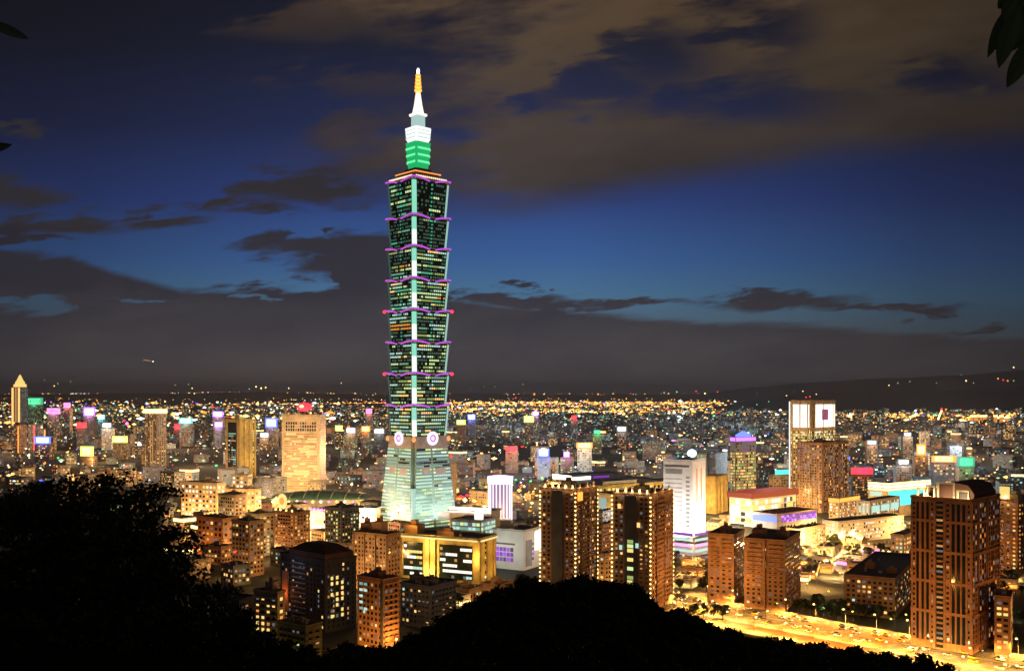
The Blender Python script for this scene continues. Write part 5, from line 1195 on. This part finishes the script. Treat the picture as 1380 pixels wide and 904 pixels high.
for i, (px, py) in enumerate(((906, 790), (918, 800), (930, 785), (945, 776), (925, 770), (912, 776), (938, 800), (952, 790), (910, 812), (920, 760), (944, 764), (905, 800))):
    L = side_l if i == 0 else clone(side_l); L.location = G(px, py); L.rotation_euler = (0, 0, i)
    if i % 2 == 0: lamp(G(px, py) + UP*7, (1, .48, .10), 50000, .4, spot=(G(px, py) + Vector((.3, -.5, 0)), 136))
gar_l = make_street_lamp('garden_lamp', 'greenish white garden lamp among the trees beyond the road', 'garden lamps among the trees beyond the road', 'L_lime', 5)
for i, (px, py) in enumerate(((1046, 822), (1112, 806), (1110, 830), (1150, 836), (1206, 846), (1000, 828), (1088, 795), (1096, 822), (1128, 832), (1160, 826), (1190, 832), (1052, 838), (1222, 838), (1352, 858), (1375, 838), (1362, 800), (1376, 775), (1350, 772), (1368, 752))):
    L = gar_l if i == 0 else clone(gar_l); L.location = G(px, py); L.rotation_euler = (0, 0, i)
    if i % 2 == 0: lamp(G(px, py) + UP*5.5, (.9, 1, .45) if i % 3 else (1, .6, .2), 1500, .3)
foot_l = make_street_lamp('street_lamp', 'orange street lamp at the foot of the twin-wing orange tower', 'lamps at the foot of the twin-wing orange tower', 'L_sod', 6)
for i, (px, py) in enumerate(((494, 884), (505, 889), (516, 888), (527, 883), (534, 877), (500, 896), (520, 898), (538, 890))):
    L = foot_l if i == 0 else clone(foot_l); L.location = G(px, py); L.rotation_euler = (0, 0, i*.8)
    if i % 2 == 0: lamp(G(px, py) + UP*6.5, (1, .45, .1), 9000, .3)
grn = make_street_lamp('green_lamp', 'green lamp in the dark behind the violet drum hall', 'green lamps behind the drum hall', 'L_green', 8)
for i, (px, py) in enumerate(((694, 664), (714, 666), (730, 663))):
    L = grn if i == 0 else clone(grn); L.location = G(px, py); L.scale = (2.4,)*3; L.rotation_euler = (0, 0, .2)
    lamp(G(px, py) + UP*20 + Vector((0, -6, 0)), (.1, 1, .35), 9000, 1)

# ------------------------------------------------------------------ low shop blocks of the bright quarter beyond the road
rq = random.Random(77)
QZ = [(1074, 1236, 722, 776, 23, 'in the bright quarter'), (1082, 1142, 772, 812, 6, 'just right of the brown slabs'), (906, 956, 764, 800, 4, 'by the side road below the white tower'), (1346, 1392, 742, 800, 4, 'beyond the ladder-bayed tower'), (958, 1060, 700, 716, 4, 'behind the brown slabs'), (612, 728, 806, 822, 3, 'before the violet lit office')]
FR = [('gold', 'L_gold', GOLD), ('orange', 'L_orange', SOD), ('pink', 'L_pink', (1, .5, .6)), ('cyan', 'L_cyan', (.5, 1, .9)), ('yellow', 'yellow', GOLD)]
for a, c_, y0, y1, n_, wh in QZ:
    combos = [(w_, f_) for w_ in ('cream', 'tan', 'brick', 'white') for f_ in FR]; rq.shuffle(combos); combos.sort(key=lambda q: q[1][0] in ('pink', 'cyan') )
    m_ = tr = 0
    while m_ < n_ and tr < 400:
        tr += 1; px = rq.uniform(a, c_); py = rq.uniform(y0, y1); Y = GY(py); w_ = rq.uniform(10, 22); hp = w_/2/Y*F; h_ = rq.uniform(4.5, 12)
        if abs((G(px, py) - ROADA).dot(rn)) < 32: continue
        if not clear_of(px - hp, px + hp, HY - (h_-H)*F/Y, Y, G(px, py), w_*.45, .45): continue
        wl, (fn, fm, fcol) = combos[m_]
        s = Bld('shop_block', f'low {WALLN.get(wl, wl)} shop with {fn} lit front {wh}', 'shop', px - hp, px + hp*.4, px + hp, HY - (h_-H)*F/Y, Y, rq.choice([20, 30, 45]), wl, group='low shop blocks of the bright quarter', top=h_, dmin=14)
        s.roof(.7, .3); s.grid('fs', fh=3.2, bw=3.0, fw=.6, fhh=.5, p=.4, pal=(('warm', 2), ('yellow', 2)), m0=4.2, indiv=0)
        for fc in 'fs': s.strip(fc, .06, .94, 1.0, 3.4, fm, 'shop_front')
        s.flood('f', fcol, 3.0, 8, 3, 1); s.flood('s', SOD, 2.4, 8, 3, 1); m_ += 1
    print('shops', wh, m_)

# ------------------------------------------------------------------ cars
def make_car(label, paint):
    root = empty('car', (0, 0, 0), label, 'car', 'cars on the wide lit road')
    def prof(pts, hw): return [[Vector((x, -hw, z)) for x, z in pts], [Vector((x, hw, z)) for x, z in pts]]
    body = [(-2.2, .35), (2.2, .35), (2.25, .7), (1.9, .88), (.9, .95), (-1.5, 1.0), (-2.2, .9)]
    b = MB(); b.loft(prof(body, .88), 0, True, True); b.ob('body', paint, root)
    cab = [(-1.5, 1.002), (.85, .955), (.25, 1.42), (-1.0, 1.45)]
    b = MB(); b.loft(prof(cab, .74), 0, True, True); b.ob('cabin', M['glass'], root)
    for x in (-1.35, 1.4):
        for y in (-.9, .9):
            b = MB(); b.tube([(x, y - .1, .33), (x, y + .1, .33)], .33, 10); b.ob('wheel', M['black'], root)
    for y in (-.6, .6):
        b = MB(); b.box(Vector((2.2, y - .2, .56)), Vector((.12, 0, 0)), Vector((0, .4, 0)), UP*.26); b.ob('headlight', M['L_white'], root)
        b = MB(); b.box(Vector((-2.32, y - .2, .62)), Vector((.12, 0, 0)), Vector((0, .4, 0)), UP*.22); b.ob('tail_light', M['L_red'], root)
    return root
CP = [('silver car driving on the wide lit road beside the black hill', pm('paint_silver', (.45, .45, .46), .3, .05, 1, .4)), ('yellow taxi driving on the wide lit road beside the black hill', pm('paint_yellow', (.75, .45, .02), .35, .05)), ('dark car driving on the wide lit road beside the black hill', pm('paint_dark', (.03, .03, .04), .3, .05)), ('white car driving on the wide lit road beside the black hill', pm('paint_white', (.75, .75, .74), .35, .04))]
protos = []
rk = random.Random(8); k = 0
for w in (-15, -11.2, -7.4, -3.6, 3.6, 7.4, 11.2, 15):
    t = rk.uniform(0, 15)
    while t < RLEN + 5:
        c_ = rk.randrange(4)
        while len(protos) <= 3: protos.append(None)
        if protos[c_] is None: protos[c_] = L = make_car(*CP[c_])
        else: L = clone(protos[c_])
        L.location = RP(t, w, .012); L.rotation_euler = (0, 0, ang + (PI if w < 0 else 0)); t += rk.uniform(14, 55)

# ------------------------------------------------------------------ trees
def crown_mesh(name, rx, rz, nclump, nleaf, leaf, seed, mat, flat=.6):
    rg = random.Random(seed); b = MB(); cl = []
    for i in range(nclump):
        while True:
            v = Vector((rg.uniform(-1, 1), rg.uniform(-1, 1), rg.uniform(-.8, 1)))
            if .3 < v.length < 1: break
        cl.append((Vector((v.x*rx*.8, v.y*rx*.8, v.z*rz*.8)), rg.uniform(.26, .48)*rx))
    for i in range(nleaf):
        c, r = cl[rg.randrange(nclump)]
        d = Vector((rg.gauss(0, 1), rg.gauss(0, 1), rg.gauss(0, 1))).normalized()*r*rg.random()**.45
        p = c + Vector((d.x, d.y, d.z*flat))
        a = Vector((rg.gauss(0, 1), rg.gauss(0, 1), rg.gauss(0, .6))).normalized(); q = a.orthogonal().normalized(); q.rotate(__import__('mathutils').Quaternion(a, rg.uniform(0, 6.28)))
        L = leaf*rg.uniform(.6, 1.3); wd = L*.36
        b.face([p, p + a*L*.5 + q*wd, p + a*L, p + a*L*.5 - q*wd])
    me = bpy.data.meshes.new(name); me.from_pydata(b.v, [], b.f); me.materials.append(mat); me.update()
    return me, cl
def make_tree(label, group, rx, rz, th, nclump, nleaf, leaf, seed, mat, name='tree'):
    root = empty(name, (0, 0, 0), label, 'tree', group)
    me, cl = crown_mesh('crown', rx, rz, nclump, nleaf, leaf, seed, mat)
    c = bpy.data.objects.new('crown', me); COL.objects.link(c); c.parent = root; c.location = (0, 0, th + rz*.75)
    b = MB(); rg = random.Random(seed)
    b.tube([(0, 0, -1.5), (.05, 0, th*.5), (.1, .1, th), (0, .1, th + rz*.6)], [rx*.085, rx*.065, rx*.05, rx*.02], 7)
    for cc, r in cl[:7]:
        b.tube([(.06, .05, th*.75), (cc.x*.45, cc.y*.45, th + (cc.z + rz*.75)*.55), (cc.x*.9, cc.y*.9, th + rz*.75 + cc.z)], [rx*.035, rx*.022, rx*.008], 5)
    t_ = b.ob('trunk', M['bark'], root); return root
ctree = [make_tree('round leafy tree', 'g', 3.2, 2.8, 2.6, 13, 620, .75, 30 + i, M['leaf']) for i in range(3)]
placed = set()
def put(protos, i, loc, label, group, scale=1, rot=0):
    p = protos[i % len(protos)]
    if p.name in placed: o = clone(p)
    else: o = p; placed.add(p.name)
    o['label'], o['group'] = label, group
    o.location = loc; o.scale = (scale, scale, scale*random.uniform(.9, 1.15)); o.rotation_euler = (0, 0, rot); return o
ZN = [(930, 1225, 818, 836, 30, 'dark leafy tree in the strip between the brown slabs and the road', 'trees between the brown slabs and the road'), (1085, 1135, 800, 832, 9, 'leafy tree beside the low brown apartment block', 'trees beside the low brown apartment block'), (1140, 1230, 742, 760, 12, 'leafy tree on the avenue behind the low brown block', 'trees on the avenue behind the low brown block'), (905, 955, 752, 812, 12, 'leafy tree by the side road below the white tower', 'trees by the side road below the white tower'),
      (668, 726, 786, 812, 10, 'dark leafy tree in front of the violet lit office', 'trees in front of the violet lit office'), (1350, 1392, 770, 800, 9, 'leafy tree at the right beyond the ladder-bayed tower', 'trees beyond the ladder-bayed tower'), (1346, 1390, 832, 872, 8, 'leafy tree right of the ladder-bayed tower foot', 'trees right of the ladder-bayed tower foot'), (1090, 1160, 726, 742, 8, 'leafy tree on the bright square', 'trees on the bright square'), (384, 480, 760, 800, 10, 'dark leafy tree behind the hipped-roof tower', 'trees behind the hipped-roof tower'), (545, 640, 800, 830, 8, 'dark leafy tree around the grey stepped block', 'trees around the grey stepped block')]
rt_ = random.Random(15); kk = 0
for a, c_, y0, y1, n_, lb, gr in ZN:
    m_ = 0; tr = 0
    while m_ < n_ and tr < 200:
        tr += 1; g = G(rt_.uniform(a, c_), rt_.uniform(y0, y1))
        if any(math.hypot(g.x-q[4].x, g.y-q[4].y) < q[5]*.9 + 2 for q in SKYLINE): continue
        if abs((g - ROADA).dot(rn)) < 26: continue
        put(ctree, kk, g, lb, gr, rt_.uniform(.8, 1.5), rt_.uniform(0, 6)); m_ += 1; kk += 1

# ------------------------------------------------------------------ the viewer's own hill
SP = [(-500, 800), (0, 800), (120, 800), (220, 815), (300, 850), (345, 890), (400, 912), (490, 925), (560, 905), (620, 862), (690, 834), (800, 822), (850, 834), (900, 862), (950, 884), (1000, 900), (1090, 915), (1200, 930), (1380, 960), (2000, 1020)]
def interp(P, x):
    for (a, ya), (c, yc) in zip(P, P[1:]):
        if a <= x <= c: return ya + (yc-ya)*(x-a)/(c-a)
    return P[0][1] if x < P[0][0] else P[-1][1]
RD = [(-500, 75), (300, 80), (400, 110), (560, 165), (900, 175), (1380, 175), (2000, 175)]
def hill_z(px, Y):
    rdg = interp(RD, px); yr = interp(SP, px)
    if Y <= rdg:
        t = max(0, (Y - 5)/(rdg - 5)); row = 1060*(1-t)**2 + yr*(1 - (1-t)**2)
        z = H - (row - HY)*max(Y, 5)/F
        if Y < 5: z = H - 1.7 - (1060-HY)*5/F + 1.7
        return z
    zr = H - (yr - HY)*rdg/F; t = min(1, (Y - rdg)/230); return zr*(1 - t*t*(3-2*t)) - .6
b = MB(); pxs = list(range(-500, 2001, 25)); Ys = [3, 5, 8, 12, 18, 26, 36, 48, 60, 72, 84, 98, 115, 135, 150, 165, 175, 190, 210, 240, 280, 330, 380, 420]
for Y in Ys:
    for px in pxs:
        p = W(px, 0, Y); b.v.append((p.x, Y, hill_z(px, Y) + .5*noise.noise((p.x*.12, Y*.12, 0))))
for j in range(len(Ys)-1):
    for i in range(len(pxs)-1): a = j*len(pxs)+i; b.f.append((a, a+1, a+1+len(pxs), a+len(pxs))); b.m.append(0)
tag(b.ob('foreground_hill', M['soil'], smooth=True), kind='structure')
htree = [make_tree('dark hill tree', 'g', 3.6, 3.0, 2.2, 16, 2200, .62, 50 + i, M['fleaf'], 'hill_tree') for i in range(3)]
rh = random.Random(33); kk = 0
for px in range(470, 1215, 13):
    for j in range(3):
        x = px + rh.uniform(-8, 8); Yr = interp(RD, x); Y = Yr + (1 - j)*rh.uniform(7, 12) + rh.uniform(-3, 3)
        sc_ = rh.uniform(.55, .95) * (1 if j else .85)
        p = W(x, 0, Y); put(htree, kk, Vector((p.x, Y, hill_z(x, Y) - .8)), 'black leafy tree on the wooded hill in the lower centre', 'trees on the black hill in the lower centre', sc_, rh.uniform(0, 6)); kk += 1
for Y, sc0 in ((150, .8), (128, .7), (106, .62), (86, .55), (66, .48), (48, .4)):
    px = 300 + Y*.3
    while px < 1330:
        if Y < interp(RD, px) - 12:
            p = W(px, 0, Y); put(htree, kk, Vector((p.x, Y, hill_z(px, Y) - .8)), 'black leafy tree on the wooded hill in the lower centre', 'trees on the black hill in the lower centre', sc0*rh.uniform(.8, 1.15), rh.uniform(0, 6)); kk += 1
        px += 3.6*sc0*1.25*F/Y*rh.uniform(.8, 1.2)
ftree = [make_tree('near dark tree', 'g', 2.6, 2.2, 1.8, 30, 2300, .27, 70 + i, M['fleaf'], 'hillside_tree') for i in range(3)]
ftree_open = [make_tree('near open tree', 'g', 2.6, 2.2, 1.8, 20, 800, .30, 90 + i, M['fleaf'], 'hillside_tree') for i in range(2)]
LT = [(34, 682, 50, 62), (96, 676, 52, 58), (150, 668, 48, 66), (206, 680, 48, 60), (-20, 700, 60, 64), (60, 720, 80, 56), (130, 715, 80, 54), (190, 740, 75, 52), (238, 745, 46, 58), (20, 790, 90, 50), (100, 800, 95, 48), (180, 810, 95, 46), (250, 815, 60, 50), (292, 812, 40, 56), (316, 838, 34, 62), (300, 868, 60, 48), (230, 870, 80, 44), (140, 880, 100, 42), (50, 880, 100, 42), (348, 890, 40, 66), (400, 905, 40, 80), (455, 902, 38, 95), (492, 915, 36, 110)]
for i, (px, py, rpx, Y) in enumerate(LT):
    rx = rpx*Y/F; scl = rx/2.6; zc = W(0, py, Y).z; base = hill_z(px, Y)
    o = put(ftree_open if i in (1, 2, 3, 8, 12, 13, 14, 19) else ftree, i, (0, 0, 0), 'black silhouetted tree in the leafy mass at lower left', 'black trees massed at lower left', scl, i*1.3)
    th = 1.8 + 2.2*.75
    p = W(px, 0, Y); o.scale = (scl, scl, scl); o.location = (p.x, Y, zc - th*scl)
    trunk = o.children[[c.name.split('.')[0] for c in o.children].index('trunk')]
    gap = (zc - th*scl) - base
    if gap > .2:                           # carry the trunk down to the slope
        b = MB(); b.tube([o.location + Vector((0, 0, -gap - 1)), o.location + Vector((0, 0, -.2))], [.30*scl, .22*scl], 7); t2 = b.ob('lower_trunk', M['bark']); t2.parent = o
        t2.location = Vector((0, 0, 0)); t2.data.transform(__import__('mathutils').Matrix.Translation(-o.location)); t2.scale = (1/scl,)*3

# ------------------------------------------------------------------ leaves close to the eye
def blade(root, base, tip, wd, bend, name='leaf'):
    base, tip = Vector(base), Vector(tip); ax = tip - base; sd = ax.cross(Vector((.15, 1, .1))).normalized(); nn = sd.cross(ax).normalized()
    b = MB(); n = 10; T = []
    for i in range(n+1):
        t = i/n; c = base + ax*t + nn*bend*math.sin(PI*t) ; w_ = wd*(math.sin(PI*t**.8)**.8 if 0 < t < 1 else .03)
        T.append((c - sd*w_ + nn*w_*.25, c + nn*.0, c + sd*w_ + nn*w_*.25))
    th = nn*.0012
    for i in range(n):
        for j in range(2):
            q = [T[i][j], T[i][j+1], T[i+1][j+1], T[i+1][j]]; b.face([p + th for p in q]); b.face([p - th for p in q][::-1])
    return b.ob(name, M['leaf'], root, smooth=True)
def sprig(label, Y, twig, leaves):
    r = empty('leaf_sprig', W(*twig[0], Y), label, 'leaves')
    b = MB(); b.tube([W(x, y, Y) for x, y in twig], [.007]*(len(twig)-1) + [.003], 6); b.ob('twig', M['bark'], r)
    for (x0, y0), (x1, y1), w_, dy in leaves: blade(r, W(x0, y0, Y), W(x1, y1, Y + dy), w_*Y/F, .012)
sprig('dark pointed leaves hanging into the upper right corner', 4.0, [(1470, -60), (1420, -30), (1385, -8), (1362, 2)], [((1366, 6), (1331, 78), 10, .08), ((1374, 8), (1346, 92), 13, -.05), ((1388, 22), (1362, 70), 15, .06), ((1400, 46), (1357, 118), 13, -.08), ((1362, -6), (1345, 12), 8, .02), ((1395, -10), (1368, 45), 16, .05), ((1410, 10), (1378, 90), 12, .1), ((1372, -14), (1352, 30), 9, -.03)])
sprig('single dark leaf tip entering the upper left edge', 4.0, [(-70, 0), (-40, 14), (-12, 30)], [((-14, 30), (39, 53), 7, .05), ((-30, 22), (-6, 60), 6, .05)])
sprig('small dark leaf tip on the left edge below the upper one', 4.2, [(-60, 200), (-35, 198), (-12, 197)], [((-16, 198), (16, 195), 6, .05)])
# ------------------------------------------------------------------ small aircraft low in the sky
AY = 4200; a0, a1 = W(168, 481, AY), W(206, 487, AY - 40); dr = (a1 - a0).normalized(); sd = dr.cross(UP).normalized()
pl = empty('aircraft', a0, 'small pale aircraft flying low in the dark sky over the left skyline', 'aircraft')
Lh = 48; C0 = a1 - dr*Lh
b = MB(); b.tube([C0, C0 + dr*6, C0 + dr*40, C0 + dr*46, C0 + dr*48], [.5, 2.0, 2.2, 1.4, .3], 8); b.ob('fuselage', WMAT('white'), pl)
for q in (-1, 1):
    b = MB(); w0 = C0 + dr*28; b.box(w0 + sd*q*1.5, -dr*6, sd*q*20 - dr*9, UP*.5); b.ob('wing', WMAT('white'), pl)
    b = MB(); b.box(C0 + dr*4 + UP*.6, -dr*3, sd*q*7 - dr*3, UP*.3); b.ob('tailplane', WMAT('white'), pl)
    b = MB(); b.ball(w0 + sd*q*21.5 - dr*9, .9, 0, 6, 4); b.ob('wing_light', M['L_red' if q < 0 else 'L_green'], pl)
b = MB(); b.box(C0 + dr*5 + UP*1.5, -dr*4, UP*8 - dr*3, sd*.4); b.ob('tail_fin', WMAT('white'), pl)
b = MB(); b.ball(C0 + dr*48.5, 2.0, 0, 6, 4); b.ob('landing_light', M['L_white'], pl)
b = MB(); b.box(C0 + dr*8 + sd*2.25 + UP*.5, dr*30, sd*.05, UP*.8); b.box(C0 + dr*8 - sd*2.3 + UP*.5, dr*30, sd*.05, UP*.8); b.ob('cabin_windows', M['warm'], pl)

# ------------------------------------------------------------------ haze of the basin
hm = bpy.data.materials.new('haze_air'); hm.use_nodes = True; t_ = hm.node_tree; t_.nodes.clear()
pv = t_.nodes.new('ShaderNodeVolumePrincipled'); pv.inputs['Color'].default_value = (.72, .80, 1, 1); pv.inputs['Density'].default_value = 2.6e-5
mo = t_.nodes.new('ShaderNodeOutputMaterial'); t_.links.new(pv.outputs[0], mo.inputs['Volume'])
b = MB(); b.box(Vector((-62000, -200, -1.5)), Vector((124000, 0, 0)), Vector((0, 95000, 0)), UP*1100)
tag(b.ob('haze', hm), 'thin pale night haze lying over the whole basin', 'haze', kind='stuff')
